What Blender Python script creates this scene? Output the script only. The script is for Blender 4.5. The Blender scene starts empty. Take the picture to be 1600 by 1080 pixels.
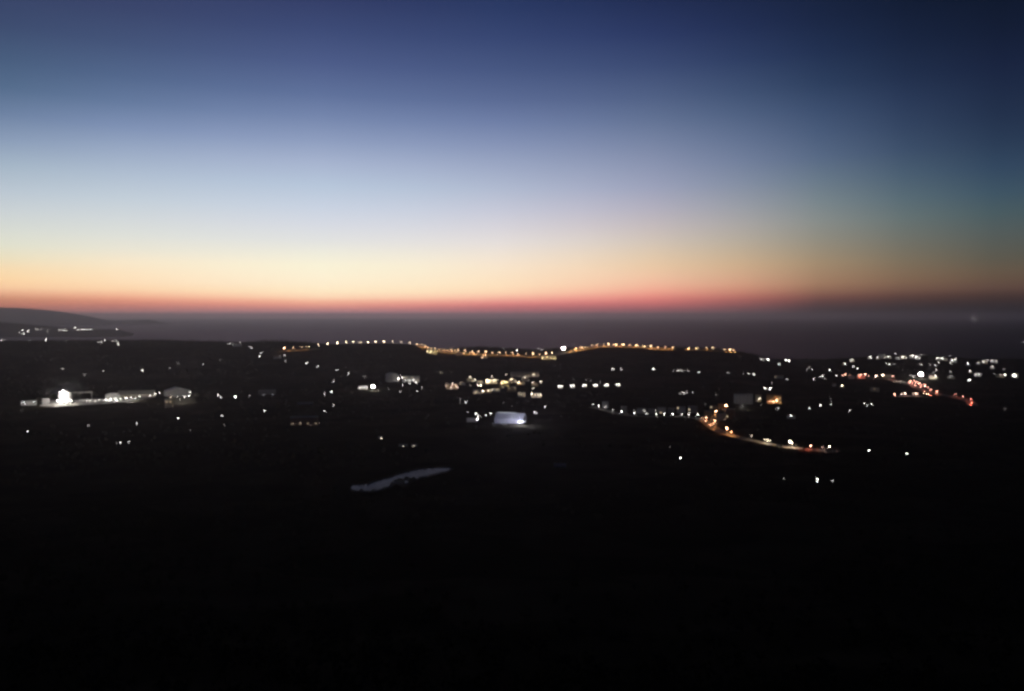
import bpy, math, random
import numpy as np
random.seed(7)
rng = np.random.default_rng(7)
SC = bpy.context.scene
COL = SC.collection
rad = math.radians

# ------------------------------------------------------------------ camera
H = 260.0                       # eye height above the sea
LENS = 28.0
F = LENS / 36.0 * 1600.0        # focal length in photo pixels
V0 = 493.5                      # photo row of eye level
PITCH = math.atan((540.0 - V0) / F)
cam_d = bpy.data.cameras.new('camera')
cam = bpy.data.objects.new('camera', cam_d)
COL.objects.link(cam)
cam.location = (0, 0, H)
cam.rotation_euler = (rad(90) - PITCH, 0, 0)
cam_d.lens = LENS
cam_d.sensor_width = 36.0
cam_d.clip_start = 0.5
cam_d.clip_end = 300000.0
SC.camera = cam

# ------------------------------------------------------------------ render look
SC.view_settings.view_transform = 'Standard'
SC.view_settings.look = 'None'
SC.view_settings.exposure = 0.0
SC.view_settings.gamma = 1.0
SC.view_settings.use_curve_mapping = False
SC.render.engine = 'CYCLES'
CY = SC.cycles
CY.use_adaptive_sampling = False
CY.use_denoising = True
CY.denoiser = 'OPENIMAGEDENOISE'
CY.pixel_filter_type = 'BLACKMAN_HARRIS'
CY.filter_width = 3.0            # a soft phone lens
CY.max_bounces = 5
CY.diffuse_bounces = 2
CY.glossy_bounces = 2
CY.volume_bounces = 0
CY.caustics_reflective = False
CY.caustics_refractive = False
CY.use_light_tree = True

# ------------------------------------------------------------------ world: sky after sunset
def lin(c):
    out = []
    for v in c:
        v = v / 255.0
        out.append(v / 12.92 if v <= 0.04045 else ((v + 0.055) / 1.055) ** 2.4)
    return (*out, 1.0)

# sky colours read down several columns of the photograph: column, [(row, sRGB)]; each row becomes an elevation
HAZE = 3.7e-5                    # per metre, see the haze box at the end
COLS = [
 (20, [(488,(150,92,84)),(478,(176,106,88)),(473,(194,124,98)),(465,(208,142,110)),(455,(244,190,152)),(445,(252,212,164)),(430,(253,216,168)),(410,(242,222,182)),(380,(226,223,202)),(340,(210,212,208)),
       (300,(190,198,205)),(250,(160,178,196)),(200,(125,143,176)),(150,(92,116,152)),(100,(76,98,134)),(50,(64,80,118)),(0,(58,69,108))]),
 (255, [(489,(150,98,98)),(480,(190,115,105)),(472,(222,140,116)),(464,(246,180,146)),(455,(253,212,170)),(440,(254,226,190)),(415,(252,234,202)),(380,(230,226,212)),(340,(212,214,214)),
       (300,(192,202,212)),(250,(164,179,203)),(200,(128,146,182)),(150,(98,119,161)),(100,(78,97,140)),(50,(66,80,122)),(0,(57,67,109))]),
 (500, [(489,(160,105,112)),(484,(192,124,118)),(478,(228,148,128)),(472,(246,176,144)),(465,(254,214,178)),(455,(255,232,194)),(440,(254,239,208)),(410,(251,241,210)),(380,(230,226,218)),(340,(212,213,222)),
       (300,(190,202,216)),(250,(164,177,205)),(200,(127,144,181)),(150,(100,118,164)),(100,(80,95,144)),(50,(64,78,126)),(0,(53,63,108))]),
 (775, [(489,(150,88,94)),(484,(172,94,98)),(476,(216,122,118)),(469,(244,166,148)),(460,(254,212,176)),(445,(254,226,190)),(410,(250,229,202)),(380,(232,221,213)),(340,(208,204,213)),
       (300,(182,188,205)),(250,(150,162,192)),(200,(116,132,171)),(150,(90,106,152)),(100,(70,86,133)),(50,(54,69,117)),(0,(42,57,102))]),
 (1020, [(490,(112,70,76)),(484,(142,80,84)),(478,(176,96,96)),(468,(220,124,116)),(455,(240,166,142)),(440,(242,192,160)),(410,(230,201,166)),(380,(211,196,181)),(340,(188,181,190)),
       (300,(159,164,188)),(240,(128,140,170)),(180,(93,110,144)),(120,(67,83,126)),(60,(46,60,106)),(0,(34,46,86))]),
 (1295, [(490,(60,48,50)),(480,(84,62,62)),(472,(106,72,68)),(465,(132,86,76)),(455,(158,114,92)),(440,(178,138,108)),(410,(174,150,120)),(380,(156,150,134)),(340,(140,149,148)),
       (300,(118,137,148)),(240,(88,108,139)),(180,(65,85,120)),(120,(44,63,99)),(60,(31,46,83)),(0,(24,36,66))]),
 (1560, [(490,(36,32,35)),(484,(42,36,38)),(475,(58,46,46)),(462,(80,58,52)),(450,(106,80,69)),(430,(115,95,76)),(400,(100,98,86)),(360,(89,100,99)),(320,(74,98,107)),(280,(59,83,108)),
       (200,(39,56,84)),(100,(27,39,70)),(0,(16,26,49))]),
]
def px_dir(u, v):
    cx, cy = (u - 800.0) / F, (540.0 - v) / F
    x, y, z = cx, math.cos(PITCH) + cy * math.sin(PITCH), cy * math.cos(PITCH) - math.sin(PITCH)
    return math.degrees(math.atan2(x, y)), math.degrees(math.atan2(z, math.hypot(x, y)))
NIGHT = [(-1, (18,18,26)), (0.0, (20,21,30)), (3, (28,28,40)), (8, (26,31,50)), (16, (16,24,46)), (30, (12,18,38)), (60, (9,14,32))]
SKY = [(-130.0, NIGHT)]
for u, rows in COLS:
    dim = 0.94 if u > 1200 else 1.0
    def grade(v, c):
        if u < 900 and 290 < v < 415: c = (c[0] - 3, c[1] + 1, c[2] + 5)
        if v < 170: c = (c[0] * 0.96, c[1] * 0.97, c[2] * 0.95)
        return tuple(dim * k for k in c)
    st = [(px_dir(u, v)[1], grade(v, c)) for v, c in rows]
    top = st[-1][1]
    st = [(-1.0, st[0][1])] + st + [(30.0, tuple(0.62 * c for c in top)), (60.0, tuple(0.36 * c for c in top))]
    SKY.append((px_dir(u, 480)[0], st))
# to the side of the frame the glow goes on fading as it does on the right
SKY.insert(1, (-62.0, [(e, tuple(1.15 * c for c in q)) for e, q in SKY[-1][1]]))
SKY.append((85.0, NIGHT))
# resample to one elevation grid and run a smooth curve through the columns
EG = [-1,0,.15,.3,.5,.75,1,1.3,1.7,2.2,2.8,3.5,4.3,5.2,6.3,7.5,9,10.5,12,13.5,15,17,19,21,24,30,45,60]
KA = np.array([a for a, _ in SKY])
KC = np.array([[[np.interp(e, [q[0] for q in st], [q[1][k] for q in st]) for k in range(3)] for e in EG] for _, st in SKY])
def column(az):
    i = int(np.clip(np.searchsorted(KA, az) - 1, 0, len(KA) - 2))
    h = KA[i+1] - KA[i]; t = (az - KA[i]) / h
    def tan(j):
        if j <= 0 or j >= len(KA) - 1: return np.zeros_like(KC[0])
        d0 = (KC[j] - KC[j-1]) / (KA[j] - KA[j-1]); d1 = (KC[j+1] - KC[j]) / (KA[j+1] - KA[j])
        return np.where(d0 * d1 > 0, 2 * d0 * d1 / (d0 + d1 + 1e-12), 0.0)
    return (2*t**3 - 3*t**2 + 1) * KC[i] + (t**3 - 2*t**2 + t) * h * tan(i) + (-2*t**3 + 3*t**2) * KC[i+1] + (t**3 - t**2) * h * tan(i+1)
SKY = [(az, list(zip(EG, np.clip(column(az), 0, 255).tolist()))) for az in (-130,-85,-62,-48,-38,-32,-26,-20,-13.5,-7,-1,5,10,16,21,26,31,37,48,65,85)]
world = bpy.data.worlds.new('World')
SC.world = world
world.use_nodes = True
nt = world.node_tree
nt.nodes.clear()
def N(t, typ, **kw):
    n = t.nodes.new(typ)
    for k, v in kw.items():
        setattr(n, k, v)
    return n
def M(t, op, a, b=None, c=None):
    n = N(t, 'ShaderNodeMath', operation=op)
    for i, v in enumerate((a, b, c)):
        if v is None: continue
        if isinstance(v, (int, float)): n.inputs[i].default_value = v
        else: t.links.new(v, n.inputs[i])
    return n.outputs[0]
tc = N(nt, 'ShaderNodeTexCoord')
sp = N(nt, 'ShaderNodeSeparateXYZ')
nt.links.new(tc.outputs['Generated'], sp.inputs[0])
el = M(nt, 'MULTIPLY', M(nt, 'ARCSINE', sp.outputs[2]), 180 / math.pi)
aa = M(nt, 'MULTIPLY', M(nt, 'ARCTAN2', sp.outputs[0], sp.outputs[1]), 180 / math.pi)   # azimuth from the view axis
# stretch the low sky over most of the ramp: f = ((el + 1) / 61) ** 0.5
fac = M(nt, 'POWER', M(nt, 'MAXIMUM', M(nt, 'DIVIDE', M(nt, 'ADD', el, 1.0), 61.0), 0.0), 0.5)
prev = None
for i, (ang, stops) in enumerate(SKY):
    r = N(nt, 'ShaderNodeValToRGB')
    r.color_ramp.interpolation = 'LINEAR'
    els = r.color_ramp.elements
    while len(els) > 1: els.remove(els[-1])
    for j, (e, c) in enumerate(stops):
        p = ((e + 1.0) / 61.0) ** 0.5
        s = els[0] if j == 0 else els.new(p)
        s.position = p
        q = lin(c)
        # what lies above the haze is a little brighter than what reaches the eye through it
        xh = 1 - math.exp(-HAZE * min(60000.0, 190.0 / math.sin(rad(max(e, 0.18)))))
        g = 1.0 + 1.0 * xh + 1.8 * xh ** 4 if -40 < ang < 18 else 1.0
        s.color = (q[0] * g, q[1] * g, q[2] * g, 1)
    nt.links.new(fac, r.inputs[0])
    if prev is None:
        prev = r.outputs[0]
    else:
        mr = N(nt, 'ShaderNodeMapRange', interpolation_type='LINEAR')
        nt.links.new(aa, mr.inputs[0])
        mr.inputs[1].default_value = SKY[i-1][0]
        mr.inputs[2].default_value = ang
        mx = N(nt, 'ShaderNodeMix', data_type='RGBA')
        nt.links.new(mr.outputs[0], mx.inputs[0])
        nt.links.new(prev, mx.inputs[6])
        nt.links.new(r.outputs[0], mx.inputs[7])
        prev = mx.outputs[2]
bg = N(nt, 'ShaderNodeBackground')
bg.inputs[1].default_value = 1.0
nt.links.new(prev, bg.inputs[0])
wo = N(nt, 'ShaderNodeOutputWorld')
nt.links.new(bg.outputs[0], wo.inputs[0])
# the sun itself is already below the sea horizon: no sun lamp

# ------------------------------------------------------------------ materials
MATS = {}
def mat(name, col, rough=0.8, noise=0.0, scale=0.2, col2=None, bump=0.0, spec=0.3, metal=0.0):
    if name in MATS: return MATS[name]
    m = bpy.data.materials.new(name)
    m.use_nodes = True
    t = m.node_tree
    b = t.nodes['Principled BSDF']
    b.inputs['Base Color'].default_value = (*col, 1)
    b.inputs['Roughness'].default_value = rough
    b.inputs['Specular IOR Level'].default_value = spec
    b.inputs['Metallic'].default_value = metal
    if noise or bump:
        tx = N(t, 'ShaderNodeTexCoord')
        nz = N(t, 'ShaderNodeTexNoise')
        nz.inputs['Scale'].default_value = scale
        nz.inputs['Detail'].default_value = 6
        t.links.new(tx.outputs['Object'], nz.inputs[0])
        if noise:
            rp = N(t, 'ShaderNodeValToRGB')
            c2 = col2 or tuple(v * (1 - noise) for v in col)
            rp.color_ramp.elements[0].position = 0.3
            rp.color_ramp.elements[1].position = 0.7
            rp.color_ramp.elements[0].color = (*c2, 1)
            rp.color_ramp.elements[1].color = (*col, 1)
            t.links.new(nz.outputs[0], rp.inputs[0])
            t.links.new(rp.outputs[0], b.inputs['Base Color'])
        if bump:
            bp = N(t, 'ShaderNodeBump')
            bp.inputs['Strength'].default_value = bump
            t.links.new(nz.outputs[0], bp.inputs['Height'])
            t.links.new(bp.outputs[0], b.inputs['Normal'])
    MATS[name] = m
    return m
def emit(col, strength):
    name = 'lamp_%02x%02x%02x_%d' % (*[int(255 * v) for v in col], round(strength * 10))
    if name in MATS: return MATS[name]
    m = bpy.data.materials.new(name)
    m.use_nodes = True
    t = m.node_tree
    t.nodes.clear()
    e = N(t, 'ShaderNodeEmission')
    e.inputs[0].default_value = (*col, 1)
    e.inputs[1].default_value = strength
    o = N(t, 'ShaderNodeOutputMaterial')
    t.links.new(e.outputs[0], o.inputs[0])
    MATS[name] = m
    return m
WHITE = (1.0, 0.93, 0.84); COOL = (0.86, 0.92, 1.0); WARM = (1.0, 0.76, 0.48); AMBER = (1.0, 0.43, 0.12)
ORANGE = (1.0, 0.36, 0.10); RED = (1.0, 0.16, 0.09); PINK = (1.0, 0.55, 0.42); BLUE = (0.82, 0.83, 1.0); YELLOW = (1.0, 0.72, 0.25)

# ------------------------------------------------------------------ mesh helpers
class MB:
    def __init__(s): s.v = []; s.f = []
    def add(s, vs, fs):
        o = len(s.v); s.v += [tuple(map(float, p)) for p in vs]; s.f += [tuple(o + i for i in q) for q in fs]; return s
    def box(s, x0, x1, y0, y1, z0, z1):
        return s.add([(x0,y0,z0),(x1,y0,z0),(x1,y1,z0),(x0,y1,z0),(x0,y0,z1),(x1,y0,z1),(x1,y1,z1),(x0,y1,z1)],
                     [(0,3,2,1),(4,5,6,7),(0,1,5,4),(1,2,6,5),(2,3,7,6),(3,0,4,7)])
    def tube(s, p, q, r0, r1, n=6):
        p = np.array(p, float); q = np.array(q, float); d = q - p; d /= np.linalg.norm(d)
        a = np.array((1.0,0,0)) if abs(d[0]) < 0.8 else np.array((0,1.0,0))
        u = np.cross(d, a); u /= np.linalg.norm(u); w = np.cross(d, u)
        vs = []
        for c, r in ((p, r0), (q, r1)):
            for i in range(n):
                t = 2 * math.pi * i / n
                vs.append(c + r * (math.cos(t) * u + math.sin(t) * w))
        fs = [(i, (i+1) % n, n + (i+1) % n, n + i) for i in range(n)] + [tuple(range(n))[::-1], tuple(range(n, 2*n))]
        return s.add(vs, fs)
    def prism(s, prof, x0, x1):          # profile in (y, z), extruded along x
        n = len(prof)
        vs = [(x0, y, z) for y, z in prof] + [(x1, y, z) for y, z in prof]
        return s.add(vs, [(i, (i+1) % n, n + (i+1) % n, n + i) for i in range(n)] + [tuple(range(n))[::-1], tuple(range(n, 2*n))])
    def mesh(s, name, m):
        me = bpy.data.meshes.new(name); me.from_pydata(s.v, [], s.f); me.materials.append(m) if m else None; me.update(); return me
    def build(s, name, m, parent=None):
        return link(name, s.mesh(name, m), parent)
def link(name, data, parent=None):
    o = bpy.data.objects.new(name, data)
    COL.objects.link(o)
    if parent is not None: o.parent = parent
    return o
def tag(o, label=None, cat=None, group=None, kind=None):
    if label: o['label'] = label
    if cat: o['category'] = cat
    if group: o['group'] = group
    if kind: o['kind'] = kind
    return o
def ico_mesh(name, m, r=1.0, sz=1.0, sub=1):
    t = (1 + 5 ** 0.5) / 2
    v = [(-1,t,0),(1,t,0),(-1,-t,0),(1,-t,0),(0,-1,t),(0,1,t),(0,-1,-t),(0,1,-t),(t,0,-1),(t,0,1),(-t,0,-1),(-t,0,1)]
    f = [(0,11,5),(0,5,1),(0,1,7),(0,7,10),(0,10,11),(1,5,9),(5,11,4),(11,10,2),(10,7,6),(7,1,8),(3,9,4),(3,4,2),(3,2,6),(3,6,8),(3,8,9),(4,9,5),(2,4,11),(6,2,10),(8,6,7),(9,8,1)]
    v = [np.array(p, float) / math.sqrt(1 + t*t) for p in v]
    for _ in range(sub - 1):
        mid = {}; nf = []
        def mp(a, b):
            k = (min(a, b), max(a, b))
            if k not in mid:
                q = v[a] + v[b]; v.append(q / np.linalg.norm(q)); mid[k] = len(v) - 1
            return mid[k]
        for a, b, c in f:
            x, y, z = mp(a, b), mp(b, c), mp(c, a)
            nf += [(a, x, z), (b, y, x), (c, z, y), (x, y, z)]
        f = nf
    b = MB(); b.add([(p[0]*r, p[1]*r, p[2]*r*sz) for p in v], f)
    return b.mesh(name, m)

_ones = ['', 'first','second','third','fourth','fifth','sixth','seventh','eighth','ninth','tenth','eleventh','twelfth','thirteenth','fourteenth','fifteenth','sixteenth','seventeenth','eighteenth','nineteenth']
def ordinal(n):
    if n < 20: return _ones[n]
    tens = {2:'twent',3:'thirt',4:'fort',5:'fift'}[n // 10]
    return tens + 'ieth' if n % 10 == 0 else tens + 'y-' + _ones[n % 10]

# ------------------------------------------------------------------ terrain
def interp(x, pts):
    xs, ys = zip(*pts)
    return np.interp(x, xs, ys)
def row_slope(v):                # dz/dy of the sight line through photo row v
    c = (540.0 - v) / F
    return (c * math.cos(PITCH) - math.sin(PITCH)) / (math.cos(PITCH) + c * math.sin(PITCH))
def col_slope(u, v):             # dx/dy
    c = (540.0 - v) / F
    return ((u - 800.0) / F) / (math.cos(PITCH) + c * math.sin(PITCH))
PROFILE = [(-1200,190),(-400,246),(-60,257.6),(0,258.2),(8,256.8),(20,250.5),(60,229),(150,183),(300,140),(500,104),(700,82),(850,72.5),(1000,66),
           (1250,61),(1600,57),(2000,55),(2500,56),(2900,58),(3400,60),(6000,60)]
CREST = [(-400,533),(0,532.5),(60,532),(130,531.5),(250,531.5),(320,533.5),(380,535),(415,533),(450,534),(500,537),(520,538.7),(560,537.6),(600,536.6),(640,538.4),
         (660,541.5),(684,546),(705,546.5),(730,543.5),(750,543),(790,544.5),(830,547),(850,546.5),(880,545),(910,543.5),(940,541.2),(1000,541.4),(1050,543.6),
         (1100,545),(1148,549.5),(1180,556),(1200,563),(1235,566),(1290,565.5),(1325,562),(1350,560),(1380,557),(1440,556.5),(1480,559),(1520,563),(1560,563),(1600,564),(2100,560)]
CREST_D = [(-400,4300),(150,4300),(400,4000),(480,3600),(1100,3500),(1180,3400),(1260,3900),(1330,3300),(1480,3200),(1560,3400),(2100,3600)]
RSV = np.vectorize(row_slope)
def height(x, y):
    x = np.asarray(x, float); y = np.asarray(y, float)
    ys = np.maximum(y, 900.0)
    u = 800.0 + F * x / (ys * 1.0019)
    base = interp(y, PROFILE)
    rc = interp(u, CREST_D)
    crow = interp(u, CREST)
    # rounded crest rows
    zc = H + rc * RSV(crow)
    t = np.clip((y - 2250.0) / (rc - 2250.0), 0, 1)
    t = t * t * (3 - 2 * t)
    z = base * (1 - t) + zc * t
    s = np.clip((y - rc) / 1500.0, 0, 1)
    s = s * s * (3 - 2 * s)
    z = z * (1 - s) + (-14.0) * s
    env = np.clip((y - 350) / 500, 0, 1) * np.clip((3000 - y) / 900, 0, 1)
    z = z + env * (1.7 * np.sin(x / 71 + 1.3 * np.sin(y / 118)) * np.cos(y / 93 + 0.7) + 1.2 * np.sin(x / 37 - y / 61))
    near = np.clip((700 - y) / 300, 0, 1) * np.clip((y - 60) / 100, 0, 1)
    z = z + near * 3.0 * np.sin(x / 43 + 0.5) * np.cos(y / 57)
    return z
STEP = 25.0
GX = np.arange(-5600, 5600 + 1, STEP); GY = np.arange(-1000, 6300 + 1, STEP)
XX, YY = np.meshgrid(GX, GY)
ZZ = height(XX, YY)

# pond outline in photo pixels, laid on a level sheet
POND_Z = 70.0
POND_PX = [(545,759),(549,757.4),(560,758),(572,756),(584,753),(596,749.5),(606,747),(611,744.5),(616,743),(624,740.5),(632,737.5),(645,735),(662,732.5),(680,731),(694,730.3),(704,730.6),(710,731.5),
           (706,734.5),(700,737),(688,740),(675,743.5),(664,746),(653,748),(645,750),(640,754),(636,759),(631,760.5),(627,757),(622,755.5),(616,756),(611,760),(607,763.5),(596,766),(583,768),(572,768.5),(562,768),(558,770),(553,768),(547,767)]
_pp = []
for (u0, v0), (u1, v1) in zip(POND_PX, POND_PX[1:] + POND_PX[:1]):
    for k in range(4):
        t_ = k / 4
        _pp.append((u0 + (u1-u0)*t_ + random.gauss(0, .5), v0 + (v1-v0)*t_ + random.gauss(0, .28)))
POND_PX = _pp
POND = []
for u, v in POND_PX:
    d = (POND_Z - H) / row_slope(v)
    POND.append((d * col_slope(u, v), d))
pa = np.array(POND)
box0 = pa.min(0) - 30; box1 = pa.max(0) + 30
seg_a = pa; seg_b = np.roll(pa, -1, 0)
def pond_dist(px, py):           # signed: negative inside
    dx = seg_b - seg_a
    t = np.clip(((px - seg_a[:,0]) * dx[:,0] + (py - seg_a[:,1]) * dx[:,1]) / (dx**2).sum(1), 0, 1)
    d = np.hypot(seg_a[:,0] + t * dx[:,0] - px, seg_a[:,1] + t * dx[:,1] - py).min()
    ins = False
    for (x1, y1), (x2, y2) in zip(seg_a, seg_b):
        if (y1 > py) != (y2 > py) and px < (x2 - x1) * (py - y1) / (y2 - y1) + x1: ins = not ins
    return -d if ins else d
for j in np.where((GY > box0[1] - 60) & (GY < box1[1] + 60))[0]:
    for i in np.where((GX > box0[0] - 60) & (GX < box1[0] + 60))[0]:
        d = pond_dist(GX[i], GY[j])
        w = min(1.0, max(0.0, (80 - d) / 45))
        ZZ[j, i] = ZZ[j, i] * (1 - w) + (POND_Z - 0.35) * w

def T(x, y):
    x = np.asarray(x, float); y = np.asarray(y, float)
    fx = np.clip((x - GX[0]) / STEP, 0, len(GX) - 1.001); fy = np.clip((y - GY[0]) / STEP, 0, len(GY) - 1.001)
    i = fx.astype(int); j = fy.astype(int); a = fx - i; b = fy - j
    return ZZ[j, i] * (1-a) * (1-b) + ZZ[j, i+1] * a * (1-b) + ZZ[j+1, i] * (1-a) * b + ZZ[j+1, i+1] * a * b

DS = np.arange(250.0, 4700.0, 2.5)
def ground(u, v, h=0.0):
    """where the sight line of a photo pixel meets the land (raised by h); on a crest the closest approach"""
    sl = row_slope(v); cs = col_slope(u, v)
    rz = H + DS * sl
    tz = T(DS * cs, DS) + h
    g = rz - tz
    k = np.where(g <= 0)[0]
    if len(k):
        d = DS[k[0]]
        if k[0] > 0:
            g0, g1 = g[k[0]-1], g[k[0]]
            d = DS[k[0]-1] + 2.5 * g0 / (g0 - g1)
    else:
        lim = DS < 4500
        d = DS[lim][np.argmin(g[lim])]
    return np.array((d * cs, d, float(T(d * cs, d))))

def grid_mesh(name, xs, ys, zz, m):
    nx, ny = len(xs), len(ys)
    X2, Y2 = np.meshgrid(xs, ys)
    v = np.stack([X2, Y2, zz], -1).reshape(-1, 3)
    idx = np.arange(nx * ny).reshape(ny, nx)
    f = np.stack([idx[:-1,:-1], idx[:-1,1:], idx[1:,1:], idx[1:,:-1]], -1).reshape(-1, 4)
    me = bpy.data.meshes.new(name)
    me.vertices.add(len(v)); me.vertices.foreach_set('co', v.astype(np.float32).ravel())
    me.loops.add(f.size); me.loops.foreach_set('vertex_index', f.astype(np.int32).ravel())
    me.polygons.add(len(f)); me.polygons.foreach_set('loop_start', np.arange(0, f.size, 4, dtype=np.int32))
    me.polygons.foreach_set('use_smooth', np.ones(len(f), bool))
    me.materials.append(m); me.update(calc_edges=True); me.validate()
    return me

def land_material():
    m = bpy.data.materials.new('land'); m.use_nodes = True
    t = m.node_tree; b = t.nodes['Principled BSDF']
    b.inputs['Roughness'].default_value = 1.0; b.inputs['Specular IOR Level'].default_value = 0.0
    tx = N(t, 'ShaderNodeTexCoord')
    vo = N(t, 'ShaderNodeTexVoronoi'); vo.inputs['Scale'].default_value = 0.011
    n1 = N(t, 'ShaderNodeTexNoise'); n1.inputs['Scale'].default_value = 0.02; n1.inputs['Detail'].default_value = 8
    t.links.new(tx.outputs['Object'], vo.inputs[0]); t.links.new(tx.outputs['Object'], n1.inputs[0])
    r1 = N(t, 'ShaderNodeValToRGB')
    e = r1.color_ramp.elements
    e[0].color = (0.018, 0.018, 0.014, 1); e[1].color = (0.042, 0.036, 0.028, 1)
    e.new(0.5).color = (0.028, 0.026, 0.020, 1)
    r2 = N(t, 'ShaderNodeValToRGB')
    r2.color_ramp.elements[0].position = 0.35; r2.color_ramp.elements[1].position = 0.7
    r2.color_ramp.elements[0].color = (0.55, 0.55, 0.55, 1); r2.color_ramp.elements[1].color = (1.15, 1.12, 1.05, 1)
    sx = N(t, 'ShaderNodeSeparateColor')
    t.links.new(vo.outputs['Color'], sx.inputs[0]); t.links.new(sx.outputs[0], r1.inputs[0]); t.links.new(n1.outputs[0], r2.inputs[0])
    mx = N(t, 'ShaderNodeMix', data_type='RGBA', blend_type='MULTIPLY'); mx.inputs[0].default_value = 1
    t.links.new(r1.outputs[0], mx.inputs[6]); t.links.new(r2.outputs[0], mx.inputs[7]); t.links.new(mx.outputs[2], b.inputs['Base Color'])
    bp = N(t, 'ShaderNodeBump'); bp.inputs['Strength'].default_value = 0.6; bp.inputs['Distance'].default_value = 2.0
    t.links.new(n1.outputs[0], bp.inputs['Height']); t.links.new(bp.outputs[0], b.inputs['Normal'])
    return m
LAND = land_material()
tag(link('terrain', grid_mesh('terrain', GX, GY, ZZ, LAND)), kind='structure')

# far headland on the left with its coastal town, and the mountains across the bay
HX = np.arange(-14000, -4500 + 1, 100.0); HY = np.arange(9300, 13500 + 1, 100.0)
HXX, HYY = np.meshgrid(HX, HY)
HU = 800 + F * HXX / HYY
hc = interp(HU, [(-900,495),(-100,500),(0,503),(30,505),(60,508.5),(100,511.5),(140,513.6),(190,515.2),(205,520)])
zc = H + 11300 * RSV(hc)
bell = np.exp(-((HYY - 11300) / 850.0) ** 2)
edge = np.clip((205 - HU) / 12, 0, 1)
HZZ = np.where(edge > 0, zc, 0) * bell * edge - 5 + 9 * np.exp(-((HYY - 10500) / 700.0) ** 2) * edge
HZZ += 3 * np.sin(HXX / 170) * np.cos(HYY / 210) * bell * edge
tag(link('headland', grid_mesh('headland', HX, HY, HZZ, LAND)), kind='structure')
MX = np.arange(-44000, -11000 + 1, 200.0); MY = np.arange(21500, 26501, 200.0)
MXX, MYY = np.meshgrid(MX, MY)
MU = 800 + F * MXX / MYY
mc = interp(MU, [(-1500,474),(-200,479),(0,481.2),(30,481),(60,482.6),(80,484.5),(100,487),(120,490),(145,494),(170,500)])
mz = H + 24000 * RSV(mc) + 14 * np.sin(MXX / 900) + 8 * np.sin(MXX / 370)
tag(link('mountains', grid_mesh('mountains', MX, MY, np.maximum(mz, -5) * np.exp(-((MYY - 24000) / 1100.0) ** 2) - 6, LAND)), kind='structure')

# ------------------------------------------------------------------ sea and pond
def water_material(name, rough, sx, bump, dist, base, part, tint):
    """dark water body with the part of the sky that its wave faces send back"""
    m = bpy.data.materials.new(name); m.use_nodes = True
    t = m.node_tree; t.nodes.clear()
    tx = N(t, 'ShaderNodeTexCoord'); mp = N(t, 'ShaderNodeMapping')
    mp.inputs['Scale'].default_value = sx
    nz = N(t, 'ShaderNodeTexNoise'); nz.inputs['Scale'].default_value = 1.0; nz.inputs['Detail'].default_value = 5
    t.links.new(tx.outputs['Object'], mp.inputs[0]); t.links.new(mp.outputs[0], nz.inputs[0])
    bp = N(t, 'ShaderNodeBump'); bp.inputs['Strength'].default_value = bump; bp.inputs['Distance'].default_value = dist
    t.links.new(nz.outputs[0], bp.inputs['Height'])
    di = N(t, 'ShaderNodeBsdfDiffuse'); di.inputs[0].default_value = (*base, 1)
    gl = N(t, 'ShaderNodeBsdfGlossy'); gl.inputs['Color'].default_value = (*tint, 1); gl.inputs['Roughness'].default_value = rough
    t.links.new(bp.outputs[0], gl.inputs['Normal'])
    # wind patches: calmer and rougher water
    n2 = N(t, 'ShaderNodeTexNoise'); n2.inputs['Scale'].default_value = 0.12; n2.inputs['Detail'].default_value = 4
    t.links.new(mp.outputs[0], n2.inputs[0])
    mr = N(t, 'ShaderNodeMapRange'); t.links.new(n2.outputs[0], mr.inputs[0])
    mr.inputs[1].default_value = 0.3; mr.inputs[2].default_value = 0.7; mr.inputs[3].default_value = part * 0.75; mr.inputs[4].default_value = part * 1.25
    mx = N(t, 'ShaderNodeMixShader'); t.links.new(mr.outputs[0], mx.inputs[0]); t.links.new(di.outputs[0], mx.inputs[1]); t.links.new(gl.outputs[0], mx.inputs[2])
    o = N(t, 'ShaderNodeOutputMaterial'); t.links.new(mx.outputs[0], o.inputs[0])
    return m
SEA_END = 84000.0
b = MB()
xs = np.linspace(-70000, 70000, 15); ys = [3000, 5000, 8000, 14000, 25000, 45000, SEA_END]
for j in range(len(ys)):
    for x in xs: b.v.append((float(x), float(ys[j]), 0.0))
for j in range(len(ys) - 1):
    for i in range(len(xs) - 1):
        a = j * len(xs) + i
        b.f.append((a, a + 1, a + 1 + len(xs), a + len(xs)))
tag(b.build('sea', water_material('sea_water', 0.22, (0.004, 0.012, 0.004), 0.2, 1.2, (0.012, 0.010, 0.018), 0.085, (0.92, 0.70, 0.92))), kind='structure')
b = MB()
b.add([(x, y, POND_Z) for x, y in POND], [tuple(range(len(POND)))])
tag(b.build('pond', water_material('pond_water', 0.25, (0.25, 0.6, 0.25), 0.25, 0.12, (0.012, 0.011, 0.012), 0.11, (0.98, 0.88, 0.88))), kind='structure')

# ------------------------------------------------------------------ bookkeeping of what must stay in sight
CELL = 4
MASK = np.zeros((290, 420))      # farthest thing per 4-pixel cell
def project(p):
    x, y, z = p[0], p[1], p[2] - H
    cy = y * math.cos(PITCH) - z * math.sin(PITCH)
    uy = y * math.sin(PITCH) + z * math.cos(PITCH)
    return 800 + F * x / cy, 540 - F * uy / cy
def keep(u0, u1, v0, v1, d):
    i0, i1 = int(u0 // CELL) + 5, int(u1 // CELL) + 5
    j0, j1 = int(v0 // CELL), int(v1 // CELL)
    MASK[max(0, j0):max(0, j1 + 1), max(0, i0):max(0, i1 + 1)] = np.maximum(MASK[max(0, j0):max(0, j1 + 1), max(0, i0):max(0, i1 + 1)], d)
for (x, y), (u, v) in zip(POND, POND_PX): keep(u - 4, u + 4, v - 6, v + 2, y)

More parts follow.
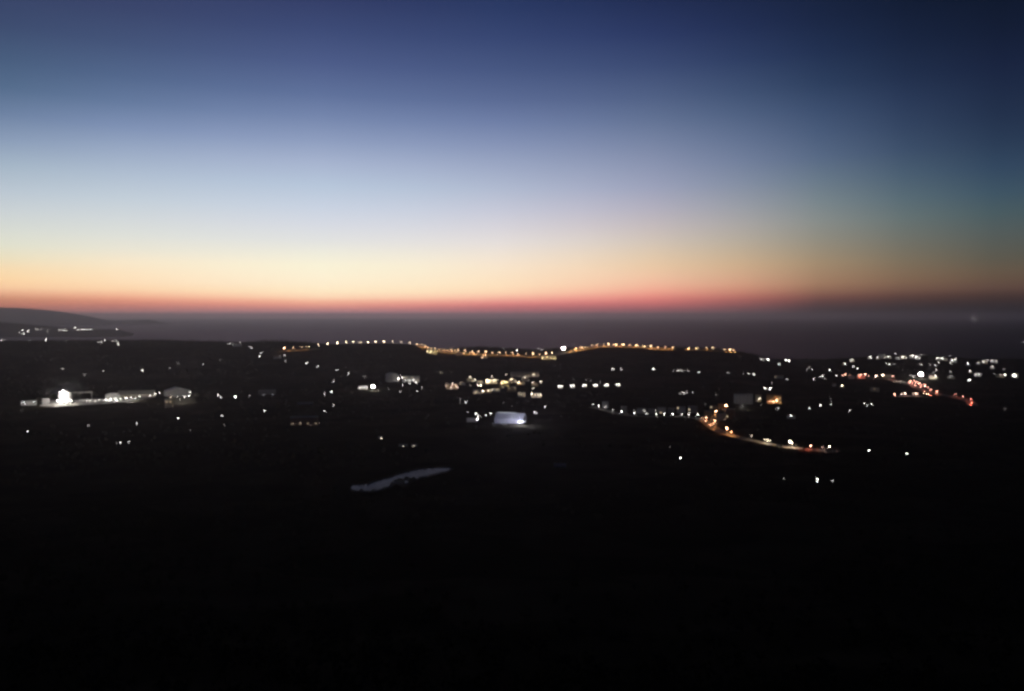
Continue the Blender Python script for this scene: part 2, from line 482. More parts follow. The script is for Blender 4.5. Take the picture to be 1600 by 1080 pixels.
# ------------------------------------------------------------------ lamps
POLE = mat('galvanised_steel', (0.22, 0.22, 0.23), 0.5, metal=0.4)
_pole = {}
def pole_mesh(h):
    k = round(h * 2) / 2
    if k not in _pole:
        b = MB(); b.tube((0,0,-1.5), (0,0,k - 0.1), 0.13, 0.08, 6); b.box(-0.25, 0.25, -0.25, 0.25, -1.0, 0.25)
        b.box(-0.32, 0.32, -0.32, 0.32, k - 0.16, k - 0.06)
        _pole[k] = (b.mesh('pole', POLE), k)
    return _pole[k]
_globe = {}
_spot = {}
LAMP_GAIN = 47.0
LAMPS = []
FOOT = []                        # buildings: origin, cos, sin, half width, depth, height
def clear_of_buildings(b):
    """slide a lantern along its sight line to the front of any building that would hide it"""
    cam_p = np.array((0.0, 0.0, H)); dv = np.array(b) - cam_p; t = 1.0
    for o, c, s_, hw, dep, hg in FOOT:
        if abs(o[1] - b[1]) > 90 or abs(o[0] - b[0]) > 90: continue
        q0 = cam_p - o; l0 = np.array((c*q0[0] + s_*q0[1], -s_*q0[0] + c*q0[1], q0[2])); ld = np.array((c*dv[0] + s_*dv[1], -s_*dv[0] + c*dv[1], dv[2]))
        lo, hi = 0.0, t + 0.002
        for a, (m0, m1) in enumerate(((-hw - .5, hw + .5), (-.6, dep + .5), (-4, hg + .8))):
            if abs(ld[a]) < 1e-9: continue
            t0, t1 = sorted(((m0 - l0[a]) / ld[a], (m1 - l0[a]) / ld[a])); lo = max(lo, t0); hi = min(hi, t1)
        if lo < hi and lo < t: t = lo - 3.5 / np.linalg.norm(dv)
    return cam_p + dv * t
def on_road(u, v, P, near=4.0):
    best = None
    for k in range(len(P) - 1):
        for f in (0.0, 0.25, 0.5, 0.75):
            q = P[k] + (P[k+1] - P[k]) * f
            uu, vv = project((q[0], q[1], float(T(*q))))
            e = abs(uu - u) + 0.15 * max(0, v - vv + 2) * 4
            if best is None or e < best[0]: best = (e, q, P[k+1] - P[k])
    q, t = best[1], best[2]; n = np.array((-t[1], t[0])) / (np.hypot(*t) + 1e-9)
    if n[1] > 0: n = -n
    x, y = q + n * near
    x = y * col_slope(u, v)
    return np.array((x, y, float(T(x, y))))
def pale(c, f=0.5): return tuple(round(a + (1 - a) * f * w, 3) for a, w in zip(c, (1, 0.8, 0.6)))
def lamp(u, v, b=1.0, col=WHITE, h=8.0, label='', group=None, name='street_lamp', size=1.0, at=None, watts=0.0, road=None, point=False):
    if road is not None:
        p = on_road(u, v, road)
        hh = min(max(H + p[1] * row_slope(v) - p[2], 5.5), 14.0)
    elif at is None:
        p = ground(u, v, h)
        zb = H + p[1] * row_slope(v)          # where the lantern has to hang
        hh = min(max(zb - p[2], 3.0), 14.0)
    else:
        p, hh = at, h
    if at is None:
        bp = clear_of_buildings((p[0], p[1], p[2] + hh))
        p = np.array((bp[0], bp[1], float(T(bp[0], bp[1])))); hh = max(bp[2] - p[2], 2.0)
    me, k = pole_mesh(hh)
    root = link(name, None); root.empty_display_size = 0.5
    root.location = (p[0], p[1], p[2] + (hh - k))
    tag(root, label, 'lamp', group)
    link('pole', me, root)
    d = p[1]
    r = max(0.36, 0.00028 * d) * size
    b = round(b * 12) / 12 if b > 0.3 else round(b, 2)
    key = (col, b)
    if key not in _globe: _globe[key] = ico_mesh('lantern', emit(pale(col), LAMP_GAIN * max(b, 0.04)), 1.0, 1.0, 1)
    g = link('lantern', _globe[key], root)
    g.location = (0, 0, k + r * 0.9); g.scale = (r, r, r)
    if watts:
        kk = (col, round(watts, -2), point)
        if kk not in _spot:
            ld = bpy.data.lights.new('lamp_light', 'POINT' if point else 'SPOT'); ld.energy = kk[1]; ld.color = col; ld.shadow_soft_size = 0.3
            if ld.type == 'SPOT': ld.spot_size = rad(165); ld.spot_blend = 0.4
            _spot[kk] = ld
        o = link('lamp_light', _spot[kk], root); o.location = (0, -0.25, k - 0.35)
    keep(u - 3, u + 3, v - 3, v + 4, d)
    LAMPS.append((p[0], p[1]))
    return root
def lamp_set(pts, fmt, group, b=1.0, col=WHITE, h=8.0, name='street_lamp', size=1.0, watts=0.0, road=None):
    for i, q in enumerate(sorted(pts, key=lambda q: q[0])):
        bb = q[2] if len(q) > 2 else b
        cc = q[3] if len(q) > 3 else col
        bb *= random.uniform(0.5, 1.3)
        lamp(q[0], q[1], bb, cc, h, fmt.format(ordinal(i + 1)), group, name, size * (max(0.75, bb ** 0.3) if bb <= 1.0 else min(1.7, bb ** 0.5)), None, watts * min(1.5, bb), road)

# ------------------------------------------------------------------ roads
ASPHALT = mat('asphalt', (0.085, 0.082, 0.08), 0.85, 0.3, 0.5)
CONC = mat('concrete', (0.36, 0.34, 0.31), 0.9, 0.3, 0.15)
def path_points(px, step=18.0, h=0.0):
    base = [ground(u, v, h)[:2] for u, v in px]
    out = []
    for a, c in zip(base[:-1], base[1:]):
        n = max(1, int(np.hypot(*(c - a)) / step))
        for i in range(n): out.append(a + (c - a) * i / n)
    out.append(base[-1])
    P = np.array(out)
    for _ in range(3):
        P[1:-1] = (P[:-2] + 2 * P[1:-1] + P[2:]) / 4
    return P
def ribbon(name, P, width, m, lift=0.35, kind='structure'):
    t = np.gradient(P, axis=0); t /= np.linalg.norm(t, axis=1)[:, None] + 1e-9
    n = np.stack([-t[:,1], t[:,0]], 1)
    b = MB()
    for p, q in zip(P, n):
        l = p + q * width / 2; r = p - q * width / 2
        z = max(float(T(*p)), float(T(*l)), float(T(*r))) + lift
        b.v += [(l[0], l[1], z), (r[0], r[1], z), (l[0], l[1], z - 2.0), (r[0], r[1], z - 2.0)]
    for i in range(len(P) - 1):
        a = 4 * i; c = a + 4
        b.f += [(a, a+1, c+1, c), (a, c, c+2, a+2), (a+1, a+3, c+3, c+1)]
    b.f += [(0, 2, 3, 1), (len(b.v)-4, len(b.v)-3, len(b.v)-1, len(b.v)-2)]
    o = b.build(name, m)
    tag(o, kind=kind)
    for p in P[::2]:
        u, v = project((p[0], p[1], float(T(*p))))
        keep(u - 4, u + 4, v - 3, v + 3, p[1])
    return o
ADDED_GRAVEL = mat('added_gravel', (0.20, 0.17, 0.13), 0.95, 0.5, 0.12, bump=0.4)  # pale verges added to catch the lamps' glow on dark ground
def side_wall(P, off, hgt, m, label, thick=0.5):
    t = np.gradient(P, axis=0); t /= np.linalg.norm(t, axis=1)[:, None] + 1e-9
    n = np.stack([-t[:,1], t[:,0]], 1)
    n[n[:,1] < 0] *= -1                       # always on the far, uphill side
    b = MB()
    for i, (p, q) in enumerate(zip(P, n)):
        a = p + q * off; c = p + q * (off + thick)
        z = max(float(T(*a)), float(T(*p)))
        hh = hgt * (0.8 + 0.25 * math.sin(i * 0.9) + 0.15 * math.sin(i * 2.3))
        b.v += [(a[0],a[1],z-2),(c[0],c[1],z-2),(c[0],c[1],z+hh),(a[0],a[1],z+hh)]
    for i in range(len(P) - 1):
        a = 4 * i; c = a + 4
        b.f += [(a, c, c+3, a+3), (a+3, c+3, c+2, a+2), (a+1, a+2, c+2, c+1)]
    b.f += [(0,3,2,1), (len(b.v)-4, len(b.v)-3, len(b.v)-2, len(b.v)-1)]
    return tag(b.build('roadside_wall', m), label, 'wall', 'stone walls behind the ridge road')
STONE = mat('limestone', (0.30, 0.25, 0.19), 0.95, 0.45, 0.25, bump=0.6)
R_A = path_points([(438,549.5),(452,549),(470,548.5),(485,547.5),(498,545)])
ribbon('added_verge', R_A, 18, ADDED_GRAVEL, 0.12)
ribbon('ridge_road', R_A, 8, ASPHALT)
side_wall(R_A[1:-1], 7.5, 3.6, STONE, 'amber lit stone wall along the short road below the wooded knoll')
R_B = path_points([(648,540.5),(664,545),(684,549.5),(702,551),(722,553.5),(742,555),(760,555.8),(780,556),(800,556.8),(820,557.3),(840,558),(856,558.3),(870,555),(884,552.5),(900,549),(920,545.5),(945,542.2),(962,542.4),(1000,543.2),(1012,545.6),(1035,546.3),(1056,546.8)])
ribbon('added_verge', R_B, 20, ADDED_GRAVEL, 0.12)
ribbon('ridge_road', R_B, 9, ASPHALT)
side_wall(R_B, 8.5, 3.2, STONE, 'long amber lit stone wall following the road over the ridge')
R_C = path_points([(1070,547.3),(1086,547.4),(1105,547.8),(1122,549),(1147,551.5)])
ribbon('added_verge', R_C, 18, ADDED_GRAVEL, 0.12)
ribbon('ridge_road', R_C, 8, ASPHALT)
side_wall(R_C, 7.5, 4.0, STONE, 'amber lit stone wall at the end of the ridge by the steep drop')
R_V = path_points([(925,636),(945,641),(975,648.5),(1010,651),(1050,651.5),(1088,651.5),(1100,657),(1112,667),(1128,676),(1150,683),(1175,689),(1200,695),(1235,699),(1265,702.5),(1310,706)])
ribbon('added_verge', R_V, 18, ADDED_GRAVEL, 0.12)
ribbon('valley_road', R_V, 9, ASPHALT)
R_W = path_points([(1316,590),(1345,590.5),(1372,591.5),(1396,593),(1412,597.5),(1425,601),(1440,609),(1462,616),(1492,620),(1516,627),(1520,634)])
ribbon('added_verge', R_W, 22, ADDED_GRAVEL, 0.12)
ribbon('town_road', R_W, 10, ASPHALT)
R_X = path_points([(1395,619.5),(1415,619),(1435,619.5),(1456,620)])
ribbon('added_verge', R_X, 22, ADDED_GRAVEL, 0.12)
ribbon('side_street', R_X, 9, ASPHALT)
R_J = path_points([(1112,667),(1117,655),(1124,646),(1135,640)])
ribbon('added_verge', R_J, 18, ADDED_GRAVEL, 0.12)
ribbon('junction_road', R_J, 9, ASPHALT)

# ------------------------------------------------------------------ buildings
PLASTER = {'white': mat('white_plaster', (0.72, 0.71, 0.68), 0.9, 0.2, 0.3), 'cream': mat('cream_plaster', (0.62, 0.55, 0.42), 0.9, 0.2, 0.3),
           'grey': mat('grey_render', (0.34, 0.34, 0.34), 0.9, 0.25, 0.2), 'ochre': mat('ochre_plaster', (0.52, 0.34, 0.17), 0.9, 0.2, 0.3),
           'brown': mat('brown_brick', (0.27, 0.15, 0.10), 0.95, 0.3, 0.6), 'metal': mat('profiled_metal', (0.46, 0.46, 0.47), 0.55, 0.15, 0.1, metal=0.1),
           'olive': mat('olive_cladding', (0.34, 0.33, 0.25), 0.7, 0.15, 0.1), 'blue': mat('pale_blue_cladding', (0.58, 0.59, 0.68), 0.7, 0.15, 0.1)}
TILE = mat('clay_tile', (0.24, 0.11, 0.07), 0.9, 0.35, 0.8)
SHEET = mat('roof_sheet', (0.36, 0.36, 0.34), 0.6, 0.2, 0.2)
FRAME = mat('window_frame', (0.55, 0.54, 0.52), 0.6)
GLASS = mat('dark_glass', (0.02, 0.022, 0.028), 0.08, spec=0.6)
DOORM = mat('door_paint', (0.16, 0.10, 0.07), 0.6)
def building(name, label, cat, u, v, wpx, hpx, depth=10.0, roof='gable', wall='white', roofm=None, rot=0.0, nx=3, ny=1, lit=0.0, litcol=WARM, group=None, litL=3.0, base=None, push=0.0, rise=None, door=True):
    p = ground(u, v) if base is None else base
    d = p[1]; s = d / F
    az = math.atan2(p[0], p[1])
    w = wpx * s; h = hpx * s
    root = link(name, None); tag(root, label, cat, group)
    root.rotation_euler = (0, 0, -az + rad(rot))
    fx, fy = math.sin(az), math.cos(az)
    root.location = (p[0] + fx * push, p[1] + fy * push, p[2])
    if push: root.location.z = float(T(root.location.x, root.location.y))
    rm = roofm or (TILE if roof == 'gable' else SHEET)
    rh = rise if rise is not None else (0.22 * depth if roof in ('gable', 'gable_end') else 0.5)
    eave = h - rh if roof in ('gable', 'gable_end', 'vault') else h
    b = MB()
    if roof == 'gable':
        b.prism([(0,-4),(depth,-4),(depth,eave),(depth/2,h-0.15),(0,eave)], -w/2, w/2)
    elif roof == 'gable_end':
        b.add([(-w/2,0,-4),(w/2,0,-4),(w/2,0,eave),(0,0,h-0.15),(-w/2,0,eave),(-w/2,depth,-4),(w/2,depth,-4),(w/2,depth,eave),(0,depth,h-0.15),(-w/2,depth,eave)],
              [(0,1,2,3,4),(9,8,7,6,5),(0,5,6,1),(1,6,7,2),(2,7,8,3),(3,8,9,4),(4,9,5,0)])
    elif roof == 'vault':
        prof = [(-w/2,-4),(w/2,-4)] + [(w/2*math.cos(t), eave + rh*math.sin(t) - 0.1) for t in np.linspace(0, math.pi, 11)]
        n = len(prof)
        b.add([(x,0,z) for x, z in prof] + [(x,depth,z) for x, z in prof], [(i,(i+1)%n,n+(i+1)%n,n+i) for i in range(n)] + [tuple(range(n))[::-1], tuple(range(n,2*n))])
    else:
        b.box(-w/2, w/2, 0, depth, -4, h)
    b.build('wall', PLASTER[wall], root)
    b = MB(); o = 0.45
    if roof == 'gable':
        k = rh / (depth / 2)
        b.prism([(-o,eave-o*k+0.05),(depth/2,h+0.05),(depth+o,eave-o*k+0.05),(depth+o,eave-o*k+0.3),(depth/2,h+0.32),(-o,eave-o*k+0.3)], -w/2-o, w/2+o)
    elif roof == 'gable_end':
        k = rh / (w / 2)
        prof = [(-w/2-o,eave-o*k+0.05),(0,h+0.05),(w/2+o,eave-o*k+0.05),(w/2+o,eave-o*k+0.3),(0,h+0.32),(-w/2-o,eave-o*k+0.3)]
        b.add([(x,-o,z) for x, z in prof] + [(x,depth+o,z) for x, z in prof], [(i,(i+1)%6,6+(i+1)%6,6+i) for i in range(6)] + [tuple(range(6))[::-1], tuple(range(6,12))])
    elif roof == 'vault':
        ts = np.linspace(0, math.pi, 11)
        prof = [((w/2+0.2)*math.cos(t), eave + (rh+0.05)*math.sin(t)) for t in ts] + [((w/2+0.5)*math.cos(t), eave + (rh+0.35)*math.sin(t)) for t in ts[::-1]]
        n = len(prof)
        b.add([(x,-o,z) for x, z in prof] + [(x,depth+o,z) for x, z in prof], [(i,(i+1)%n,n+(i+1)%n,n+i) for i in range(n)] + [tuple(range(n))[::-1], tuple(range(n,2*n))])
    else:
        b.box(-w/2-0.25, w/2+0.25, -0.25, depth+0.25, h+0.01, h+0.3)
        b.box(-w/2-0.25, w/2+0.25, -0.25, 0.05, h+0.3, h+0.9); b.box(-w/2-0.25, w/2+0.25, depth-0.05, depth+0.25, h+0.3, h+0.9)
        b.box(-w/2-0.25, -w/2+0.05, 0.05, depth-0.05, h+0.3, h+0.9); b.box(w/2-0.05, w/2+0.25, 0.05, depth-0.05, h+0.3, h+0.9)
    b.build('roof', rm, root)
    fl = eave / max(1, ny)
    for j in range(ny):
        for i in range(nx):
            cx = -w/2 + w * (i + 0.5) / nx
            if door and j == 0 and i == nx // 2:
                b = MB(); b.box(cx-0.6, cx+0.6, -0.06, 0.0-0.003, 0.02, min(2.2, fl*0.85)); dd = b.build('door', DOORM, root)
                continue
            ww = min(0.75, w / nx * 0.3); zc = fl * (j + 0.55); hh = min(0.75, fl * 0.28)
            b = MB(); b.box(cx-ww-0.1, cx+ww+0.1, -0.07, -0.003, zc-hh-0.1, zc+hh+0.1); fr = b.build('window', FRAME, root)
            b = MB(); b.box(cx-ww, cx+ww, -0.1, -0.073, zc-hh, zc+hh)
            b.build('pane', emit(litcol, litL) if random.random() < lit else GLASS, fr)
    ang = root.rotation_euler.z
    FOOT.append((np.array(root.location), math.cos(ang), math.sin(ang), w / 2, depth, h))
    keep(u - wpx/2 - 2, u + wpx/2 + 2, v - hpx - 2, v + 2, d)
    return root, p, s

# ================================================================== OBJECTS
def spot(u, v, dz=0.0):          # ground point under a photo pixel
    p = ground(u, v); return np.array((p[0], p[1], p[2] + dz))

# ---------------------------------------------------- the floodlit works on the left
building('loading_shed', 'low floodlit white shed standing alone before the bright works', 'shed', 45, 633.5, 21, 6.5, 9, 'flat', 'white', nx=4, lit=0, rot=4)
lamp(37, 629.5, 0.9, COOL, 9, 'lamp at the corner of the small white shed beside the works', 'works floodlights')
lamp(53, 628.5, 0.5, COOL, 9, 'lamp at the inner corner of the small white shed beside the works', 'works floodlights')
building('pump_house', 'small grey block between the white shed and the glaring hall', 'shed', 72, 631.5, 10, 8, 8, 'flat', 'grey', nx=2, rot=2)
hall, hp, hs = building('works_hall', 'tall pale clad hall glaring under floodlights in the works', 'factory', 101, 630.5, 17, 21, 22, 'gable_end', 'metal', SHEET, rise=9, nx=3, ny=3, rot=-6)
for i, (u, v, bb) in enumerate([(90, 627, 1.2), (97, 628, 1.8), (104, 628, 1.8), (111, 626.5, 1.2)]):
    lamp(u, v, bb, WHITE, 7, ordinal(i + 1) + ' floodlight from the left at the foot of the glaring hall', 'works floodlights', 'floodlight', 1.35, watts=12000, point=True)
def gantry():
    p = spot(128.5, 627.5); s = p[1] / F; az = math.atan2(p[0], p[1])
    root = link('gantry_crane', None); root.location = tuple(p); root.rotation_euler = (0, 0, -az + rad(3))
    tag(root, 'grey steel gantry crane frame beside the glaring hall', 'crane')
    w = 27 * s; h = 14.5 * s; m = mat('crane_paint', (0.42, 0.41, 0.38), 0.6)
    for sx in (-1, 1):
        for sy in (0, 9):
            b = MB(); b.tube((sx*w/2, sy, -2), (sx*w/2, sy, h-1.2), 0.55, 0.45, 4); b.build('leg', m, root)
    for sy in (0, 9):
        b = MB(); b.box(-w/2-1, w/2+1, sy-0.5, sy+0.5, h-1.2, h+0.3); b.build('girder', m, root)
    b = MB(); b.box(-4, -1, -0.3, 9.3, h+0.32, h+1.9); b.build('trolley', m, root)
    b = MB(); b.tube((-2.5, 4.5, h-6), (-2.5, 4.5, h-0.2), 0.08, 0.08, 5); b.box(-2.9, -2.1, 4.1, 4.9, h-7, h-6); b.build('hook', m, root)
    keep(112, 145, 608, 628, p[1])
gantry()
for i, (u, v, bb) in enumerate([(94, 614, 1.5), (99, 612, 2.2)]):
    p = spot(u, 632.0)
    lamp(u, v, bb, WHITE, H + p[1] * row_slope(v) - p[2], ordinal(i + 1) + ' tall floodlight mast from the left before the glaring hall', 'works floodlights', 'floodlight_mast', 1.2, at=p, watts=60000, point=True)
# apron and the row of lorries
AP = [spot(u, v) for u, v in [(62,634.5),(85,635.5),(120,634),(160,631),(205,627.5),(238,621.5),(236,617),(200,620),(160,622.5),(115,624.5),(88,625.5),(62,628)]]
b = MB(); zz = max(p[2] for p in AP) * 0 + 0.30
n = len(AP)
b.add([(p[0], p[1], p[2] + 0.3) for p in AP] + [(sum(p[0] for p in AP)/n, sum(p[1] for p in AP)/n, float(T(sum(p[0] for p in AP)/n, sum(p[1] for p in AP)/n)) + 0.5)], [(i, (i+1) % n, n) for i in range(n)])
tag(b.build('works_apron', mat('yard_concrete', (0.28, 0.27, 0.25), 0.85, 0.3, 0.08)), kind='structure')
TYRE = mat('tyre', (0.03, 0.03, 0.03), 0.9)
def wheel(parent, x, y, r, w):
    b = MB(); b.tube((x - w/2, y, r), (x + w/2, y, r), r, r, 10)
    o = b.build('wheel', TYRE, parent)
    b = MB(); b.tube((x - w/2 - 0.02, y, r), (x + w/2 + 0.02, y, r), r*0.55, r*0.55, 8); b.build('rim', FRAME, o)
def lorry(u, v, rot, label):
    p = spot(u, v); az = math.atan2(p[0], p[1])
    root = link('lorry', None); root.location = (p[0], p[1], p[2] + 0.35); root.rotation_euler = (0, 0, -az + rad(rot))
    tag(root, label, 'lorry', 'lorries parked on the works apron')
    b = MB(); b.box(-1.25, 1.25, -5, 4, 1.1, 3.9); b.build('cargo_box', PLASTER['white'], root)
    b = MB(); b.prism([(4.15,0.6),(6.3,0.6),(6.3,1.9),(5.9,3.0),(4.15,3.0)], -1.2, 1.2); c = b.build('cab', mat('cab_paint', (0.55, 0.55, 0.56), 0.4), root)
    b = MB(); b.add([(-1.05,6.34,1.95),(1.05,6.34,1.95),(1.05,5.98,2.9),(-1.05,5.98,2.9)], [(0,1,2,3)]); b.build('windscreen', GLASS, c)
    b = MB(); b.box(-0.5, 0.5, -5, 6, 0.7, 1.09); b.build('chassis', POLE, root)
    for y in (-3.6, -2.4, 5.1):
        for x in (-1.05, 1.05): wheel(root, x, y, 0.5, 0.35)
    keep(u - 5, u + 5, v - 6, v + 2, p[1])
for i, u in enumerate([145, 152, 160, 169, 176.5, 184]):
    lorry(u, interp(u, [(140,628.5),(200,625)]), random.uniform(55, 75), ordinal(i + 1) + ' white box lorry from the left in the line on the works apron')
building('canopy_tent', 'white vaulted canopy hall glowing behind the line of lorries', 'shed', 176, 625.5, 21, 10.5, 14, 'vault', 'white', PLASTER['white'], rise=5.0, nx=0, ny=1, door=False)
lamp_set([(118,627,.7),(124,625.5,.5),(130,626,.6),(136,625.5,.6),(140,626.5,1),(149,626.5,1),(155.5,625,1),(165.5,625,1.2),(173,624.5,1.2),(180,623.5,1.2),(189,624,1.2),(197,622.5,1)],
         '{} white yard lamp from the left along the works apron', 'works yard lamps', h=6, name='yard_lamp')
building('long_warehouse', 'long olive clad warehouse with a pale sheet roof beyond the lorries', 'warehouse', 212, 621, 52, 10, 26, 'gable', 'cream', mat('olive_roof', (0.52, 0.50, 0.42), 0.7, 0.15, 0.05), rise=9, nx=8, lit=0, rot=-10)
lamp_set([(205,621.5,.8),(218,620,.8),(234,618.5,.8),(243,616,1.8),(249.5,614.5,.8)], '{} lamp from the left along the long warehouse wall', 'warehouse lamps', h=7, name='wall_lamp', watts=5000)
building('gabled_hall', 'white hall with a broad pale gable roof at the end of the works', 'hall', 278, 618.5, 34, 13, 24, 'gable_end', 'white', mat('pale_roof', (0.62, 0.60, 0.64), 0.7, 0.1, 0.1), rise=8, nx=4, lit=0, rot=14)
lamp_set([(267,620,.8,WARM),(277,621,.6),(288,620.5,.6),(295.6,619,1.3),(296.7,612.8,1.4)], '{} lamp from the left around the white gabled hall', 'gabled hall lamps', h=7, watts=12000)
lamp(281, 624, .2, WHITE, 9, 'added dim tall lamp on the grass before the white gabled hall', 'gabled hall lamps', 'floodlight_mast', 1.0, watts=120000, point=True)  # mast added to brighten the gabled hall
lamp(171, 626.5, .9, WHITE, 5, 'added bright lamp before the near end of the white canopy hall', 'works yard lamps', 'yard_lamp', 1.0, watts=26000, point=True)  # lamp added so the near end of the canopy glows
lamp(182, 625.5, .9, WHITE, 5, 'added bright lamp before the far end of the white canopy hall', 'works yard lamps', 'yard_lamp', 1.0, watts=26000, point=True)  # second added lamp, brightens the far end of the canopy
lamp(211, 622.5, .7, WHITE, 7, 'added bright lamp on the apron before the long warehouse', 'warehouse lamps', 'yard_lamp', 1.0, watts=45000, point=True)  # lamp added to light the warehouse
building('gatehouse', 'small cream gatehouse lit warm below the white gabled hall', 'house', 263.5, 638, 11, 13, 8, 'flat', 'cream', nx=2, ny=2, lit=0.3)
lamp_set([(259,634.5,.12,WARM),(270,634.5,.2,WARM)], '{} dim warm lamp from the left beside the cream gatehouse', 'gatehouse lamps', h=6)
# ---------------------------------------------------- scattered lamps on the left
lamp_set([(98,577),(131.7,585.5,.3),(161,579),(222.5,579),(265,575,.3),(278,568,.25),(317.5,569.5),(343.5,562.7,.12)], '{} lone lamp from the left on the dark plain above the works', 'lone lamps above the works', .8, h=7, name='yard_light')
lamp_set([(34,641,.2),(43,674,1.1),(137.5,665.6),(182,692.6,.15),(188.5,692),(201,691),(213.6,662),(278,654),(297.6,672,.15)], '{} lone lamp from the left in the dark fields below the works', 'lone lamps below the works', .8, h=6, name='yard_light')
lamp_set([(340.5,617.7),(345,620.8),(367,621,2),(389.4,619,.2)], '{} lamp from the left in the short string right of the works', 'lamps beside the works', .9, h=7, name='yard_light')
lamp_set([(346.8,650.3),(350,665,.15),(413.4,642.4)], '{} lone lamp from the left in the field below the short lamp string', 'lone lamps in the field', .8, h=6, name='yard_light')
lamp_set([(2,531.5,.4),(7,531.7,.3),(47,533,.15),(72,531.5,.9),(104,533.7,.15),(154,535,.4),(158,535,.8),(163,532,1),(177,533,.5),(182,533.7,.5),(185,537.8,.7)], '{} white lamp from the left along the far rim of the plain', 'lamps on the far rim', .7, h=9, name='yard_light')
lamp_set([(358,537.7,.9),(363.5,537.7,.3),(369.6,539.3,.2),(375.7,536.7,.25),(391.8,543.6,.6),(405,557,.8),(409,552,.8),(437,557,.15),(445,555.4,.6),(446,565,.2)], '{} lamp from the left on the slope beside the wooded knoll', 'lamps by the knoll', .7, h=8, name='yard_light')
building('farmhouse', 'low grey farmhouse dimly seen on the slope beside the wooded knoll', 'house', 434, 560.5, 12, 4.5, 8, 'gable', 'grey', nx=3)
building('hillside_house', 'small white house among lamps on the skyline left of the knoll', 'house', 371, 541.5, 12, 4.5, 8, 'gable', 'white', nx=3)
lamp_set([(479,568.4),(496.3,572.5),(507,616,.7),(507,642.5,.5),(518,613,1.3),(520.5,633,.9),(521,596.5),(526.6,577.8),(545,583.5,.8),(570,589,.25)], '{} lone lamp from the left on the slope beneath the bare hill', 'lone lamps on the slope', .8, h=7, name='yard_light')
building('grey_barn', 'long pale grey barn alone on the dark plain', 'barn', 418, 616, 25, 6, 14, 'gable', 'grey', SHEET, nx=5, rot=8)
lamp(412, 617.5, .08, COOL, 6, 'very dim lamp before the pale grey barn', 'barn lamps'); lamp(426, 617, .08, COOL, 6, 'faint lamp at the far end of the pale grey barn', 'barn lamps')
building('brick_house', 'long brown brick house with faintly lit front below the plain', 'house', 475, 665.5, 42, 13, 12, 'flat', 'brown', nx=7, ny=2, lit=0.25, litL=0.9, rot=-5)
lamp_set([(459,662,.12,PINK),(470,661,.12,PINK),(486,663.5,.12,PINK),(499,661.5,.15,PINK)], '{} small lamp from the left before the long brown brick house', 'brick house lamps', h=4, name='garden_lamp')
building('low_barn', 'very faint low barn behind the long brown brick house', 'barn', 477, 632, 23, 3, 8, 'gable', 'grey', SHEET, nx=4)
# ---------------------------------------------------- white halls in the middle distance
lamp(583, 605, 4.5, WHITE, 11, 'glaring white floodlight mast alone beside the vaulted hall', 'floodlights', 'floodlight_mast', 4.0, watts=60000, point=True)
building('garden_wall_house', 'long low white building next to the glaring floodlight mast', 'house', 567, 608.5, 14, 4.5, 7, 'flat', 'white', nx=4)
lamp_set([(562,605.5,.5),(568,605.3,.4),(574,605.3,.4),(590.7,610.7,.2),(607,608,.15)], '{} lamp from the left around the glaring floodlight mast', 'lamps near the mast', h=6, name='yard_light')
building('vaulted_hall', 'white vaulted hall with its side lit above the dark fields', 'hall', 615, 596.5, 17, 13, 30, 'vault', 'white', PLASTER['white'], rise=7, nx=3, lit=0, rot=16)
lamp(623.5, 592, .8, WHITE, 8, 'added lamp between the white vaulted hall and the villa', 'villa lamps', watts=9000, point=True)  # added to light the right side of the vaulted hall
building('long_villa', 'white two storey villa lit from below beside the vaulted hall', 'villa', 642, 597, 26, 9, 12, 'flat', 'white', nx=6, ny=2, lit=0.3, rot=-8)
lamp_set([(628.4,590,1),(634,594.5,.7),(640,595,.7),(646,594,.8),(653,588,.7)], '{} lamp from the left along the front of the white villa', 'villa lamps', h=6, name='wall_lamp', watts=1200)
lamp_set([(625.6,612.4,.4),(628.7,601.6,.6),(640,599.3,.7),(650,597.8,1.1),(652,611.3,.6),(659,606.7,.5)], '{} garden lamp from the left on the slope below the white villa', 'villa garden lamps', h=5, name='garden_lamp')
# ---------------------------------------------------- ridge road lamps
lamp_set([(444,542.6,1.2),(458,543.4,.7),(470.6,542.6,.7),(478.6,541.8,.5),(483,541,.5)], '{} amber street lamp from the left on the short road below the knoll', 'ridge road lamps', 1, AMBER, 8, watts=60000, road=R_A)
lamp_set([(497,539),(512,537.5),(527,536),(540.7,534.6),(552,534.6),(560.6,535.4,.5),(563.7,535.2,.5),(574.7,535),(587,534.3),(600,534),(614,534),(628,534.7),(640.5,536)], '{} pale street lamp from the left along the bare hill crest', 'ridge road lamps', 1.2, (1.0, 0.60, 0.30), 8)
lamp_set([(651.8,537.6),(659,539),(664.7,541),(668.5,543.3),(674,544.6),(679,544.7),(686,546,.6),(693.5,547,.5),(699.5,547.3,.5),(705.5,548.5,.9),(711,548,.5),(716,547.7,.9),(727,548.8,1.1),(735,551),(738.4,549),(748,549.7,1.1),(759,550)], '{} amber street lamp from the left where the ridge road descends', 'ridge road lamps', .9, AMBER, 8, watts=60000, road=R_B)
lamp_set([(713.5,550.5,.5),(718,552,.5),(724,552.3,.5),(740,553.3,.5),(744,553.2,.5),(754,558.7,.8),(755,554.8,.5),(758.5,555.3,.6),(706,544.7,.3)], '{} low amber lamp from the left beside the descending ridge road', 'ridge road lamps', .5, AMBER, 5, watts=3000)
lamp_set([(769,551.2),(780,551.5),(790,552),(801,552),(810,553.7,.6),(822,553),(833,553),(843,553.7,.7),(853,551.8),(862.7,550.7)], '{} amber street lamp from the left in the saddle of the ridge road', 'ridge road lamps', 1.0, AMBER, 8, watts=60000, road=R_B)
